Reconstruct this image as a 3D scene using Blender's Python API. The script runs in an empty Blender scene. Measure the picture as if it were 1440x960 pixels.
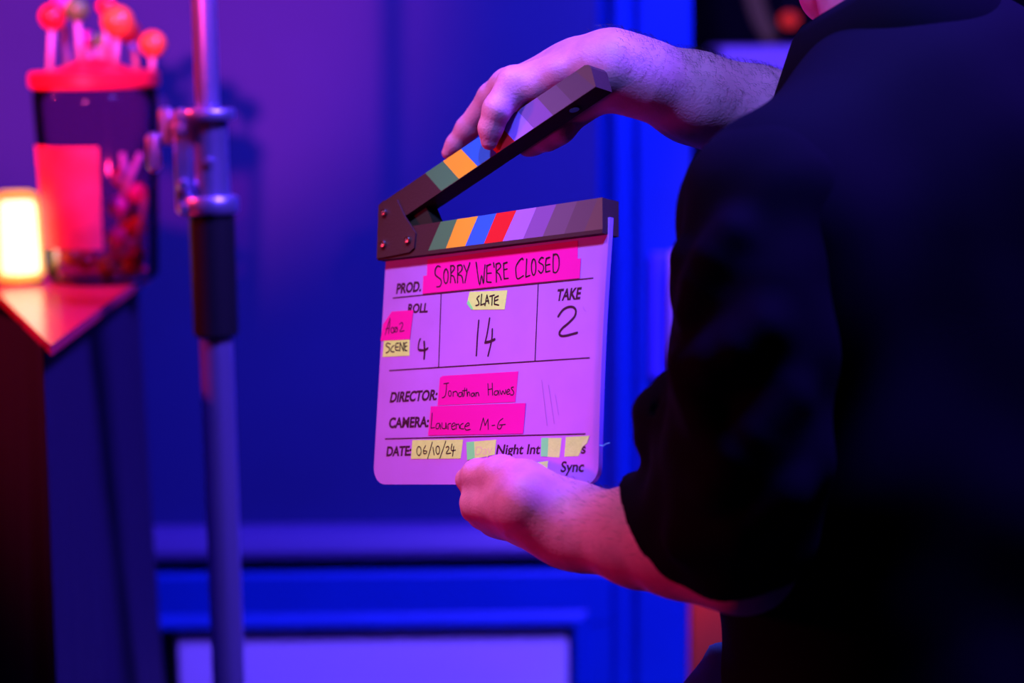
import bpy, math, random
import numpy as np
from mathutils import Vector, Matrix

S = bpy.context.scene
COL = S.collection
random.seed(7)
RNG = np.random.default_rng(7)

# ------------------------------------------------------------------ camera
F = 2660.0                                   # focal length in pixels of the 1440 x 960 frame
CAM = np.array([0.0, 0.0, 1.5])
PITCH, ROLL = math.radians(9.6), math.radians(0.6)
_f = np.array([0, math.cos(PITCH), -math.sin(PITCH)])
_r0 = np.array([1.0, 0, 0]); _u0 = np.array([0, math.sin(PITCH), math.cos(PITCH)])
CR = _r0 * math.cos(ROLL) - _u0 * math.sin(ROLL)
CU = _u0 * math.cos(ROLL) + _r0 * math.sin(ROLL)
CF = _f
cam = bpy.data.cameras.new('camera'); cam_o = bpy.data.objects.new('camera', cam); COL.objects.link(cam_o)
cam.sensor_width = 36; cam.lens = F / 1440 * 36
cam_o.matrix_world = Matrix((( CR[0], CU[0], -CF[0], CAM[0]), (CR[1], CU[1], -CF[1], CAM[1]),
                             (CR[2], CU[2], -CF[2], CAM[2]), (0, 0, 0, 1)))
cam.dof.use_dof = True; cam.dof.focus_distance = 1.70; cam.dof.aperture_fstop = 2.5
cam.clip_start = 0.05
S.camera = cam_o

# ------------------------------------------------------------------ world, exposure
S.view_settings.view_transform = 'Standard'
S.view_settings.look = 'None'
S.view_settings.exposure = 0.0; S.view_settings.gamma = 1.0
S.view_settings.use_curve_mapping = False
w = bpy.data.worlds.new('world'); S.world = w; w.use_nodes = True
w.node_tree.nodes['Background'].inputs[0].default_value = (0.15, 0.05, 0.5, 1)
w.node_tree.nodes['Background'].inputs[1].default_value = 0.012

# ------------------------------------------------------------------ the set's lamps and added fill spots
def lamp(name, kind, loc, target, energy, color, size=0.2, angle=40, blend=0.3):
    L = bpy.data.lights.new(name, kind); L.energy = energy; L.color = color
    if kind == 'SPOT':
        L.spot_size = math.radians(angle); L.spot_blend = blend; L.shadow_soft_size = size
    else:
        L.size = size
    o = bpy.data.objects.new(name, L); COL.objects.link(o)
    o.location = loc
    o.rotation_euler = (Vector(target) - Vector(loc)).to_track_quat('-Z', 'Y').to_euler()
    return o
lamp('key_spot', 'SPOT', (-0.78, 1.20, 2.80), (-0.02, 1.72, 1.13), 120, (0.92, 0.74, 1.15), 0.10, 19, 0.9)
lamp('overhead_blue', 'AREA', (0.80, 1.50, 3.0), (0.40, 2.7, 1.1), 108, (0.13, 0.07, 1.0), 0.5).data.spread = math.radians(112)
lamp('overhead_lavender_spot', 'SPOT', (-0.02, 0.75, 2.80), (0.17, 1.68, 1.46), 175, (0.15, 0.33, 1.0), 0.06, 23, 0.8)
lamp('wall_magenta_spot', 'SPOT', (-1.0, -0.5, 2.3), (-0.64, 3.1, 1.62), 1700, (1.0, 0.06, 0.30), 0.10, 18, 0.6)
lamp('red_table_spot', 'SPOT', (-2.2, 2.2, 2.35), (-0.50, 2.45, 1.22), 210, (1.0, 0.035, 0.06), 0.10, 26, 0.7)
lamp('red_low_spot', 'SPOT', (-2.2, 1.55, 1.50), (0.1, 1.66, 1.15), 70, (1.0, 0.03, 0.08), 0.10, 26, 0.7)
lamp('forearm_fill_spot', 'SPOT', (-1.55, 1.10, 0.55), (0.13, 1.66, 1.42), 48, (0.9, 0.03, 0.65), 0.30, 14, 0.9)  # added fill from below, lifts the dark underside of the upper forearm
lamp('cupboard_fill_spot', 'SPOT', (0.95, 2.40, 1.9), (0.36, 3.45, 0.95), 120, (1.0, 0.10, 0.03), 0.05, 30, 0.5)  # added unseen spot, only there to brighten the orange-red cupboard

# ------------------------------------------------------------------ helpers: points
def P(px, py, d):
    "a point of the place, from where it shows in the photo and its distance along the view axis"
    return CAM + CF * d + CR * ((px - 720) / F * d) + CU * ((480 - py) / F * d)
def W(px, py, y):
    "the same, on the upright plane at depth y of the room"
    q = CF + CR * ((px - 720) / F) + CU * ((480 - py) / F)
    return CAM + q * ((y - CAM[1]) / q[1])
def Z(px, py, z):
    q = CF + CR * ((px - 720) / F) + CU * ((480 - py) / F)
    return CAM + q * ((z - CAM[2]) / q[2])
def R(rpx, d): return rpx * d / F
# slate pose
def c2w(v): return CR * v[0] + CU * v[1] + CF * v[2]
BW, BH = 0.28715, 0.218
BU = c2w((0.71745, 0.05183, -0.69468)); BV = c2w((0.04866, 0.99106, 0.1242)); BU /= np.linalg.norm(BU)
BV -= BU * (BU @ BV); BV /= np.linalg.norm(BV); BN = np.cross(BU, BV)
BO = CAM + c2w((-0.02409, -0.02045, 1.71399)) - BU * BW / 2 - BV * BH / 2
def B(px, py, n=0.0):
    "a point on the plane n metres in front of the slate's face"
    q = CF + CR * ((px - 720) / F) + CU * ((480 - py) / F)
    t = (((BO + BN * n) - CAM) @ BN) / (q @ BN)
    return CAM + q * t
def uv(p): return np.array([(p - BO) @ BU, (p - BO) @ BV])
def UV(u, v, n=0.0): return BO + BU * u + BV * v + BN * n

# ------------------------------------------------------------------ helpers: materials
MATS = {}
def mat(name, color, rough=0.6, spec=0.4, metal=0.0, noise=0.0, nscale=40.0, bump=0.0, bscale=200.0, sheen=0.0, coat=0.0, sss=0.0):
    if name in MATS: return MATS[name]
    m = bpy.data.materials.new(name); m.use_nodes = True; nt = m.node_tree
    b = nt.nodes['Principled BSDF']
    b.inputs['Base Color'].default_value = (*color, 1); b.inputs['Roughness'].default_value = rough
    b.inputs['Specular IOR Level'].default_value = spec; b.inputs['Metallic'].default_value = metal
    b.inputs['Sheen Weight'].default_value = sheen; b.inputs['Coat Weight'].default_value = coat
    if sss:
        b.inputs['Subsurface Weight'].default_value = sss; b.inputs['Subsurface Radius'].default_value = (0.006, 0.002, 0.0015)
        b.inputs['Subsurface Scale'].default_value = 1.0
    tc = nt.nodes.new('ShaderNodeTexCoord')
    if noise:
        n = nt.nodes.new('ShaderNodeTexNoise'); n.inputs['Scale'].default_value = nscale; n.inputs['Detail'].default_value = 5
        nt.links.new(tc.outputs['Object'], n.inputs['Vector'])
        r = nt.nodes.new('ShaderNodeValToRGB')
        r.color_ramp.elements[0].position = 0.3; r.color_ramp.elements[1].position = 0.7
        r.color_ramp.elements[0].color = (*[c * (1 - noise) for c in color], 1)
        r.color_ramp.elements[1].color = (*[min(1, c * (1 + noise)) for c in color], 1)
        nt.links.new(n.outputs[0], r.inputs[0]); nt.links.new(r.outputs[0], b.inputs['Base Color'])
    if bump:
        n2 = nt.nodes.new('ShaderNodeTexNoise'); n2.inputs['Scale'].default_value = bscale; n2.inputs['Detail'].default_value = 4
        nt.links.new(tc.outputs['Object'], n2.inputs['Vector'])
        bp = nt.nodes.new('ShaderNodeBump'); bp.inputs['Strength'].default_value = bump; bp.inputs['Distance'].default_value = 0.002
        nt.links.new(n2.outputs[0], bp.inputs['Height']); nt.links.new(bp.outputs[0], b.inputs['Normal'])
    MATS[name] = m; return m
def glow(name, color, strength):
    m = bpy.data.materials.new(name); m.use_nodes = True; b = m.node_tree.nodes['Principled BSDF']
    b.inputs['Base Color'].default_value = (*color, 1)
    b.inputs['Emission Color'].default_value = (*color, 1); b.inputs['Emission Strength'].default_value = strength
    return m
def clear(name, tint, gloss=1.0):
    m = bpy.data.materials.new(name); m.use_nodes = True; nt = m.node_tree
    out = nt.nodes['Material Output']; nt.nodes.remove(nt.nodes['Principled BSDF'])
    t = nt.nodes.new('ShaderNodeBsdfTransparent'); t.inputs[0].default_value = (*tint, 1)
    g = nt.nodes.new('ShaderNodeBsdfGlossy'); g.inputs['Roughness'].default_value = 0.08
    fr = nt.nodes.new('ShaderNodeFresnel'); fr.inputs[0].default_value = 1.15
    mx = nt.nodes.new('ShaderNodeMixShader')
    nt.links.new(fr.outputs[0], mx.inputs[0]); nt.links.new(t.outputs[0], mx.inputs[1]); nt.links.new(g.outputs[0], mx.inputs[2])
    nt.links.new(mx.outputs[0], out.inputs[0]); return m

# ------------------------------------------------------------------ helpers: objects
ANCH = {}
def empty(name, loc, label, cat, group=None):
    o = bpy.data.objects.new(name, None); COL.objects.link(o); o.location = loc; o.empty_display_size = 0.05
    ANCH[o] = np.array(loc, float); return tag(o, label, cat, group)
def tag(o, label, cat, group=None, kind=None):
    o['label'] = label
    if cat: o['category'] = cat
    if group: o['group'] = group
    if kind: o['kind'] = kind
    return o
def mk(name, verts, faces, mats, parent=None, loc=None, smooth=False, midx=None, label=None):
    "one mesh object from points of the place"
    V = np.asarray(verts, float)
    a = ANCH[parent] if parent is not None else np.array(loc if loc is not None else V.mean(0) * [1, 1, 0] + [0, 0, V[:, 2].min()])
    me = bpy.data.meshes.new(name)
    me.from_pydata((V - a).tolist(), [], faces if isinstance(faces, list) else faces.tolist())
    for m in (mats if isinstance(mats, (list, tuple)) else [mats]): me.materials.append(m)
    if midx is not None: me.polygons.foreach_set('material_index', np.asarray(midx, np.int32))
    if smooth: me.polygons.foreach_set('use_smooth', np.ones(len(me.polygons), bool))
    me.validate(); me.update()
    o = bpy.data.objects.new(name, me); COL.objects.link(o)
    if parent is not None: o.parent = parent
    else: o.location = a
    ANCH[o] = a
    if label: o['label'] = label
    return o
class MB:
    "collects shapes for one mesh"
    def __init__(s): s.v = []; s.f = []; s.m = []
    def add(s, v, f, m=0):
        n = len(s.v); s.v += [tuple(map(float, p)) for p in v]; s.f += [tuple(int(i) + n for i in q) for q in f]; s.m += [m] * len(f); return s
    def prism(s, bottom, top, m=0):
        n = len(bottom)
        return s.add(list(bottom) + list(top), [tuple(range(n))[::-1], tuple(range(n, 2 * n))] + [(i, (i + 1) % n, n + (i + 1) % n, n + i) for i in range(n)], m)
    def box(s, x0, x1, y0, y1, z0, z1, m=0, bev=0.0):
        if bev:
            b = bev
            pr = [(x0 + b, z0), (x1 - b, z0), (x1, z0 + b), (x1, z1 - b), (x1 - b, z1), (x0 + b, z1), (x0, z1 - b), (x0, z0 + b)]
            pi = [(x0 + b, z0 + b), (x1 - b, z0 + b), (x1 - b, z0 + b), (x1 - b, z1 - b), (x1 - b, z1 - b), (x0 + b, z1 - b), (x0 + b, z1 - b), (x0 + b, z0 + b)]
            fr = [(x, y0, z) for x, z in pi]; f2 = [(x, y0 + b, z) for x, z in pr]; bk = [(x, y1, z) for x, z in pr]
            n = 8; vs = fr + f2 + bk
            fs = [tuple(range(8)), tuple(range(23, 15, -1))]
            for k in (0, 8): fs += [(k + i, k + 8 + i, k + 8 + (i + 1) % 8, k + (i + 1) % 8) for i in range(8)]
            return s.add(vs, fs, m)
        return s.prism([(x0, y0, z0), (x1, y0, z0), (x1, y1, z0), (x0, y1, z0)], [(x0, y0, z1), (x1, y0, z1), (x1, y1, z1), (x0, y1, z1)], m)
    def tube(s, pts, rad, n=16, m=0, caps=True):
        pts = [np.array(p, float) for p in pts]; rad = rad if isinstance(rad, (list, tuple)) else [rad] * len(pts)
        vs = []; fs = []
        for i, p in enumerate(pts):
            t = pts[min(i + 1, len(pts) - 1)] - pts[max(i - 1, 0)]
            if np.linalg.norm(t) < 1e-9: t = pts[-1] - pts[0]
            t = t / np.linalg.norm(t)
            a = np.cross(t, [0, 0, 1.0]) if abs(t[2]) < 0.9 else np.cross(t, [0, 1.0, 0]); a /= np.linalg.norm(a); b = np.cross(t, a)
            vs += [p + rad[i] * (math.cos(2 * math.pi * k / n) * a + math.sin(2 * math.pi * k / n) * b) for k in range(n)]
        for i in range(len(pts) - 1):
            fs += [(i * n + k, i * n + (k + 1) % n, (i + 1) * n + (k + 1) % n, (i + 1) * n + k) for k in range(n)]
        if caps: fs += [tuple(range(n))[::-1], tuple(range((len(pts) - 1) * n, len(pts) * n))]
        return s.add(vs, fs, m)
    def lathe(s, c, prof, n=32, m=0, axis=(0, 0, 1)):
        "prof: (radius, height) pairs along axis from c; one vertex where radius is 0"
        ax = np.array(axis, float); ax /= np.linalg.norm(ax)
        a = np.cross(ax, [0, 1.0, 0]) if abs(ax[1]) < 0.9 else np.cross(ax, [1.0, 0, 0]); a /= np.linalg.norm(a); b = np.cross(ax, a)
        c = np.array(c, float); vs = []; rings = []; fs = []
        for r, h in prof:
            if r < 1e-7: rings.append([len(vs)]); vs.append(c + ax * h)
            else:
                rings.append(list(range(len(vs), len(vs) + n)))
                vs += [c + ax * h + r * (math.cos(2 * math.pi * k / n) * a + math.sin(2 * math.pi * k / n) * b) for k in range(n)]
        for A, Bq in zip(rings, rings[1:]):
            for k in range(n):
                q = [A[k % len(A)], A[(k + 1) % len(A)], Bq[(k + 1) % len(Bq)], Bq[k % len(Bq)]]
                q = [x for i, x in enumerate(q) if x not in q[:i]]
                if len(q) > 2: fs.append(tuple(q))
        return s.add(vs, fs, m)
    def out(s, name, mats, parent=None, smooth=False, label=None, loc=None):
        return mk(name, s.v, s.f, mats, parent, loc, smooth, s.m, label)
def struct(o): o['kind'] = 'structure'; return o
def ball(r, n=10): return [(r * math.sin(math.pi * i / n), -r * math.cos(math.pi * i / n)) for i in range(n + 1)]
def shade(o, deg=35):
    "smooth shading that keeps the sharp edges"
    me = o.data; me.polygons.foreach_set('use_smooth', np.ones(len(me.polygons), bool))
    try: me.set_sharp_from_angle(angle=math.radians(deg))
    except Exception: pass
    return o

# ------------------------------------------------------------------ helpers: soft bodies grown from distance fields
def cap(a, b, ra, rb, flat=None, fs=1.0):
    a = np.asarray(a, np.float32); b = np.asarray(b, np.float32); ba = b - a; bb = max(float(ba @ ba), 1e-12)
    fl = None if flat is None else np.asarray(flat, np.float32) / np.linalg.norm(flat)
    def f(X):
        d = X - a; h = np.clip(d @ ba / bb, 0, 1)
        d = d - h[..., None] * ba
        if fl is not None: d = d + (d @ fl)[..., None] * fl * (1 / fs - 1)
        return np.sqrt((d * d).sum(-1)) - (ra + h * (rb - ra))
    f.bb = (np.minimum(a - ra, b - rb), np.maximum(a + ra, b + rb)); return f
def smin(a, b, k):
    h = np.maximum(k - np.abs(a - b), 0) / k; return np.minimum(a, b) - h * h * k * 0.25
def blend(fs, k):
    def f(X):
        r = fs[0](X)
        for g in fs[1:]: r = smin(r, g(X), k) if k > 0 else np.minimum(r, g(X))
        return r
    f.bb = (np.min([g.bb[0] for g in fs], 0), np.max([g.bb[1] for g in fs], 0)); return f
def chain(pts, k=0.004):
    return blend([cap(p[0], q[0], p[1], q[1]) for p, q in zip(pts, pts[1:])], k)
def nets(f, h, pad=8, bb=None):
    lo, hi = bb if bb is not None else f.bb
    lo = np.asarray(lo, float) - pad * h; hi = np.asarray(hi, float) + pad * h
    n = np.ceil((hi - lo) / h).astype(int) + 1
    ax = [(lo[i] + h * np.arange(n[i])).astype(np.float32) for i in range(3)]
    D = np.empty(n, np.float32); st = max(1, int(400000 // (n[1] * n[2])))
    for i in range(0, n[0], st):
        g = np.stack(np.meshgrid(ax[0][i:i + st], ax[1], ax[2], indexing='ij'), -1)
        D[i:i + st] = f(g)
    s = D < 0
    m = n - 1
    c = np.zeros(m, np.int8)
    offs = [(i, j, k) for i in (0, 1) for j in (0, 1) for k in (0, 1)]
    sl = lambda A, o: A[o[0]:o[0] + m[0], o[1]:o[1] + m[1], o[2]:o[2] + m[2]]
    for o in offs: c += sl(s, o)
    act = (c > 0) & (c < 8)
    idx = np.argwhere(act); N = len(idx)
    acc = np.zeros((N, 3)); cnt = np.zeros(N)
    val = {o: D[idx[:, 0] + o[0], idx[:, 1] + o[1], idx[:, 2] + o[2]] for o in offs}
    for o in offs:
        for a in range(3):
            if o[a] == 0:
                q = list(o); q[a] = 1; q = tuple(q)
                va, vb = val[o], val[q]; cr = (va < 0) != (vb < 0)
                t = np.where(cr, va / np.where(cr, va - vb, 1), 0)
                p = np.array(o, float) + np.zeros((N, 3)); p[:, a] = t
                acc[cr] += p[cr]; cnt[cr] += 1
    V = lo + h * (idx + acc / cnt[:, None])
    vid = -np.ones(m, np.int64); vid[act] = np.arange(N)
    faces = []
    for a in range(3):
        b, d = (a + 1) % 3, (a + 2) % 3
        sa = [slice(None)] * 3; sb = [slice(None)] * 3; sa[a] = slice(0, -1); sb[a] = slice(1, None)
        x = s[tuple(sa)] != s[tuple(sb)]
        e = np.argwhere(x); e = e[(e[:, b] > 0) & (e[:, d] > 0) & (e[:, b] < m[b]) & (e[:, d] < m[d])]
        ins = s[tuple(e.T)]
        q = []
        for db, dd in ((1, 1), (0, 1), (0, 0), (1, 0)):
            w_ = e.copy(); w_[:, b] -= db; w_[:, d] -= dd; q.append(vid[tuple(w_.T)])
        q = np.stack(q, 1); q = np.where(ins[:, None], q, q[:, ::-1]); faces.append(q)
    Fc = np.concatenate(faces); Fc = Fc[(Fc >= 0).all(1)]
    return V, Fc
def join(*vf):
    vs, fs, n = [], [], 0
    for v, f in vf: vs.append(v); fs.append(f + n); n += len(v)
    return np.concatenate(vs), np.concatenate(fs)

# ------------------------------------------------------------------ materials used more than once
blue_paint = mat('blue_gloss_paint', (0.002, 0.045, 0.40), 0.45, 0.3, noise=0.06, nscale=6)
wall_paint = mat('violet_blue_wall_paint', (0.021, 0.03, 0.155), 0.75, 0.2, noise=0.08, nscale=3)
dark_void = mat('dark_wall', (0.012, 0.008, 0.016), 0.9, 0.1)

# ================================================================== THE SETTING
WY = 3.10                                           # the painted wall
zs = lambda py, y=WY, px=600: W(px, py, y)[2]
xs = lambda px, y=WY, py=480: W(px, py, y)[0]
XL = -2.6
XJ0, XJ1 = xs(856), xs(971, 3.07)                   # the door post
struct(MB().box(-2.8, 2.8, -2.2, 5.4, -0.1, 0.0).out('floor', mat('dark_floor', (0.03, 0.025, 0.03), 0.5, noise=0.3)))
struct(MB().box(-2.8, 2.8, -2.2, 5.4, 3.1, 3.2).out('ceiling', mat('black_ceiling', (0.01, 0.01, 0.012), 0.9)))
struct(MB().box(-2.8, -2.7, -2.2, 5.4, 0.0, 3.1).out('wall_left', dark_void))
struct(MB().box(2.7, 2.8, -2.2, 5.4, 0.0, 3.1).out('wall_right', dark_void))
struct(MB().box(-2.7, 2.7, -2.2, -2.1, 0.0, 3.1).out('wall_front', dark_void))
struct(MB().box(-2.7, 2.7, 5.3, 5.4, 0.0, 3.1).out('wall_far', dark_void))
struct(MB().box(-2.7, XJ0 + 0.01, WY, WY + 0.12, 0.0, 3.1).out('wall_back', wall_paint))
# sill along the wall, with a rounded nose
z0, z1 = zs(786, 3.05), zs(745, 3.05)
pr = [(WY, z0), (3.055, z0), (3.045, z0 + 0.006), (3.043, z0 + 0.018), (3.05, z0 + 0.03), (3.062, z1 - 0.006), (3.075, z1), (WY, z1)]
m = MB(); m.prism([(-2.7, y, z) for y, z in pr], [(XJ0, y, z) for y, z in pr]); sill = struct(m.out('trim_1', mat('violet_sill_paint', (0.085, 0.06, 0.25), 0.35, 0.5)))
# lower panelling: rail and stile round a recessed field
zt, zo = zs(809, 3.03), zs(884, 3.03)
xo, xo2 = xs(806, 3.03, 900), xs(838, 3.03, 900)
m = MB(); m.box(-2.7, XJ0, 3.04, WY - 0.001, zo, zt, bev=0.004); m.box(xo, XJ0, 3.04, WY - 0.001, 0.0, zo)
struct(m.out('trim_2', blue_paint))
# moulding on the rail, mitred down the stile
ym, zm = 3.04, zs(858, 3.03)
def mould(t):  # profile across the moulding: (outward from the field, towards the room)
    return [(0, 0), (0, 0.010), (0.006, 0.014), (0.014, 0.013), (0.020, 0.006), (0.026, 0.0)][t]
m = MB(); vs = []
for (cx, cz, dx, dz) in ((-2.7, zo, 0, 1), (xo, zo, 1, 1), (xo, 0.0, 1, 0)):
    vs += [(cx + dx * mould(t)[0], ym - mould(t)[1] - 0.0005, cz + dz * mould(t)[0]) for t in range(6)]
m.add(vs, [(k * 6 + t, k * 6 + (t + 1) % 6, (k + 1) * 6 + (t + 1) % 6, (k + 1) * 6 + t) for k in (0, 1) for t in range(6)])
struct(m.out('trim_3', blue_paint))
# door post: bead, groove, flat face
x = lambda px: xs(px, 3.07)
pr = [(x(842), WY + 0.12), (x(842), 3.0985), (x(852), 3.092), (x(862), 3.076), (x(868), 3.070), (x(878), 3.070), (x(884), 3.076), (x(887), 3.088), (x(892), 3.088), (x(896), 3.074), (x(900), 3.070), (XJ1 - 0.004, 3.070), (XJ1, 3.074), (XJ1, WY + 0.12)]
m = MB(); m.prism([(a, b, 0.0) for a, b in pr], [(a, b, 3.1) for a, b in pr]); post = struct(m.out('trim_4', blue_paint))
# strike plate on the door post
m = MB(); m.box(x(914), x(960), 3.056, 3.0695, zs(540, 3.02, 930), zs(360, 3.02, 930), bev=0.004)
sp = m.out('strike_plate', mat('pale_blue_enamel', (0.06, 0.07, 0.75), 0.4), post)
m = MB().tube([(x(944), 3.048, zs(530, 3.0, 940)), (x(944), 3.040, zs(500, 3.0, 940)), (x(944), 3.040, zs(385, 3.0, 940)), (x(944), 3.048, zs(358, 3.0, 940))], [0.004, 0.008, 0.008, 0.004])
m.tube([(x(944), 3.0555, zs(500, 3.0, 940)), (x(944), 3.040, zs(500, 3.0, 940))], 0.006); m.tube([(x(944), 3.0555, zs(385, 3.0, 940)), (x(944), 3.040, zs(385, 3.0, 940))], 0.006)
m.out('door_handle', mat('pale_handle', (0.4, 0.35, 0.8), 0.35), post, smooth=True)
# far side of the doorway head is out of the frame; the wall goes on to the right of the doorway
XD = XJ1 + 0.95
struct(MB().box(XD, 2.7, WY, WY + 0.12, 0.0, 3.1).out('wall_right_of_doorway', wall_paint))

# ================================================================== THE SLATE
slate = empty('clapperboard', UV(BW / 2, 0, -0.002), 'lilac film clapperboard with open colour-striped sticks, held up in two hands', 'clapperboard')
c_board = mat('lilac_acrylic', (0.43, 0.15, 0.84), 0.38, 0.4, noise=0.05, nscale=25)
c_black = mat('brown_black_stick', (0.062, 0.018, 0.028), 0.6, 0.12, bump=0.15, bscale=500)
c_ink = mat('violet_black_ink', (0.05, 0.006, 0.035), 0.6, 0.2)
c_pen = mat('black_pen', (0.02, 0.008, 0.012), 0.6, 0.2)
c_pink = mat('hot_pink_tape', (0.97, 0.003, 0.40), 0.65, 0.2, bump=0.08, bscale=300)
c_yel = mat('pale_yellow_tape', (0.78, 0.98, 0.25), 0.7, 0.2, noise=0.05, nscale=160, bump=0.15, bscale=500)
c_grn = mat('mint_green_tape', (0.25, 0.98, 0.30), 0.7, 0.2)
STR = dict(G=(0.06, 0.21, 0.10), O=(1.0, 0.42, 0.03), B=(0.012, 0.13, 0.78), R=(0.85, 0.012, 0.02), W=(0.43, 0.15, 0.84), L=(0.25, 0.08, 0.36), P=(0.16, 0.07, 0.15), Q=(0.125, 0.055, 0.10), T=(0.15, 0.06, 0.075))
smats = [c_black] + [mat('stripe_' + n, STR[k], 0.55, 0.3) for k, n in zip('GOBRWLPQT', 'green orange blue red white light_grey grey dark_grey brown'.split())]
SID = {k: i + 1 for i, k in enumerate('GOBRWLPQT')}

# board: acrylic plate with rounded lower corners, its right edge bowed forward a little
r_ = 0.017; out = []
for cx, a0 in ((r_, 180), (BW - r_, 270)):
    out += [(cx + r_ * math.cos(math.radians(a0 + t)), r_ + r_ * math.sin(math.radians(a0 + t))) for t in range(0, 91, 10)]
NB = 26
bow = lambda u, v: 0.0035 * max(0, (u - 0.955 * BW) / (0.045 * BW)) ** 2 * (0.3 + 0.7 * math.sin(math.pi * min(1, max(0, v / BH))))
m = MB()
def lowv(u):
    if u < r_: return r_ - math.sqrt(max(0, r_ * r_ - (r_ - u) ** 2))
    if u > BW - r_: return r_ - math.sqrt(max(0, r_ * r_ - (u - BW + r_) ** 2))
    return 0.0
us = sorted(set([r_ * (1 - math.cos(math.radians(a))) for a in range(0, 91, 10)] + [BW - r_ * (1 - math.cos(math.radians(a))) for a in range(0, 91, 10)] + list(np.linspace(r_, BW - r_, 20))))
NV = 12; vs = []; fs = []; T_ = 0.005; nu = len(us)
for side in (0, 1):
    for u in us:
        for j in range(NV + 1):
            v = lowv(u) + (BH + 0.012 - lowv(u)) * j / NV
            vs.append(UV(u, v, -T_ * side + bow(u, v)))
ix = lambda sd, i, j: sd * nu * (NV + 1) + i * (NV + 1) + j
for i in range(nu - 1):
    for j in range(NV):
        fs.append((ix(0, i, j), ix(0, i + 1, j), ix(0, i + 1, j + 1), ix(0, i, j + 1)))
        fs.append((ix(1, i, j), ix(1, i, j + 1), ix(1, i + 1, j + 1), ix(1, i + 1, j)))
    fs.append((ix(0, i, 0), ix(1, i, 0), ix(1, i + 1, 0), ix(0, i + 1, 0)))
    fs.append((ix(0, i, NV), ix(0, i + 1, NV), ix(1, i + 1, NV), ix(1, i, NV)))
for j in range(NV):
    fs.append((ix(0, 0, j), ix(0, 0, j + 1), ix(1, 0, j + 1), ix(1, 0, j)))
    fs.append((ix(0, nu - 1, j), ix(1, nu - 1, j), ix(1, nu - 1, j + 1), ix(0, nu - 1, j + 1)))
board = shade(mk('board', vs, fs, c_board, slate), 40)

# sticks: stripes are faces of the stick's own front
NF, TS = 0.008, 0.0215
def stick(name, top, bot, marks, cols, inset, label, cut=0.0):
    "top / bot: the two ends of the upper and lower long edge; marks: pairs of photo points on each stripe border"
    a0, a1 = uv(B(*top[0], NF)), uv(B(*top[1], NF)); b0, b1 = uv(B(*bot[0], NF)), uv(B(*bot[1], NF))
    def hit(p, q, e0, e1):  # where the line pq meets the line e0e1
        A = np.array([q - p, -(e1 - e0)]).T; t = np.linalg.solve(A, e0 - p); return p + (q - p) * t[0]
    d = (a1 - a0) / np.linalg.norm(a1 - a0); nrm = np.array([-d[1], d[0]])
    tops, bots, bi = [a0], [b0], [b0]
    ib0, ib1 = b0 + nrm * inset, b1 + nrm * inset
    bi = [ib0]
    for p, q in marks:
        p, q = uv(B(*p, NF)), uv(B(*q, NF))
        tops.append(hit(p, q, a0, a1)); bi.append(hit(p, q, ib0, ib1)); bots.append(bi[-1] - nrm * inset)
    if cut:
        tops += [a1 - d * cut, a1 - d * cut * 0.35 - nrm * cut * 0.3, a1 - nrm * cut]; bi += [ib1 - d * 0.0012, ib1 - d * 0.0006, ib1]; bots += [b1 - d * 0.0012, b1 - d * 0.0006, b1]; cols = cols + cols[-1:] * 2
    else: tops.append(a1); bi.append(ib1); bots.append(b1)
    vs = [UV(*p, NF) for p in tops] + [UV(*p, NF) for p in bi] + [UV(*p, NF) for p in bots] + [UV(*p, NF - TS) for p in tops] + [UV(*p, NF - TS) for p in bots]
    n = len(tops); fs = []; ms = []
    for i in range(n - 1):
        fs += [(n + i, n + i + 1, i + 1, i), (2 * n + i, 2 * n + i + 1, n + i + 1, n + i), (i, i + 1, 3 * n + i + 1, 3 * n + i),
               (2 * n + i + 1, 2 * n + i, 4 * n + i, 4 * n + i + 1), (4 * n + i + 1, 4 * n + i, 3 * n + i, 3 * n + i + 1)]
        ms += [SID.get(cols[i], 0), 0, 0, 0, 0]
    e = n - 1
    fs += [(0, 3 * n, 4 * n, 2 * n, n), (e, n + e, 2 * n + e, 4 * n + e, 3 * n + e)]; ms += [0, 0]
    o = mk(name, vs, fs, smats, slate, midx=ms, label=label); return o, (a0, a1, b0, b1, d, nrm)
low, lowf = stick('lower_stick', ((531, 325), (847, 277.4)), ((531, 366), (847, 327.5)),
    [((619.7, 311.8), (601.5, 353.8)), ((643, 307.7), (626.5, 350.5)), ((671.7, 305), (653.6, 347)), ((697.7, 301), (680, 343.7)), ((726, 296.3), (706.4, 340)), ((753.8, 292.8), (735.4, 336)), ((782, 288), (763, 332.6)), ((811, 284.7), (793, 329)), ((840, 280.6), (821.5, 325))],
    list('KGOBRWLPQT'), 0.0035, 'fixed lower stick with slanted colour stripes')
upp, uppf = stick('upper_stick', ((541, 282), (829, 87)), ((566, 306), (838, 122)),
    [((598, 243), (620, 268)), ((622.5, 226), (644, 250)), ((648, 209), (668, 230)), ((674, 191.5), (697, 214)), ((700.5, 173.5), (723, 198)), ((727, 155), (749.6, 179.6)), ((754, 136), (776.7, 161)), ((781, 118.5), (805, 143.5)), ((808, 99), (834, 120.6))],
    list('KGOBRWLPQT'), 0.0006, 'raised upper stick with colour stripes', cut=0.006)
# black rubber striking pad between the sticks at the hinge, and the magnet let into the upper stick
a0, a1, b0, b1, d, nrm = uppf
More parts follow.
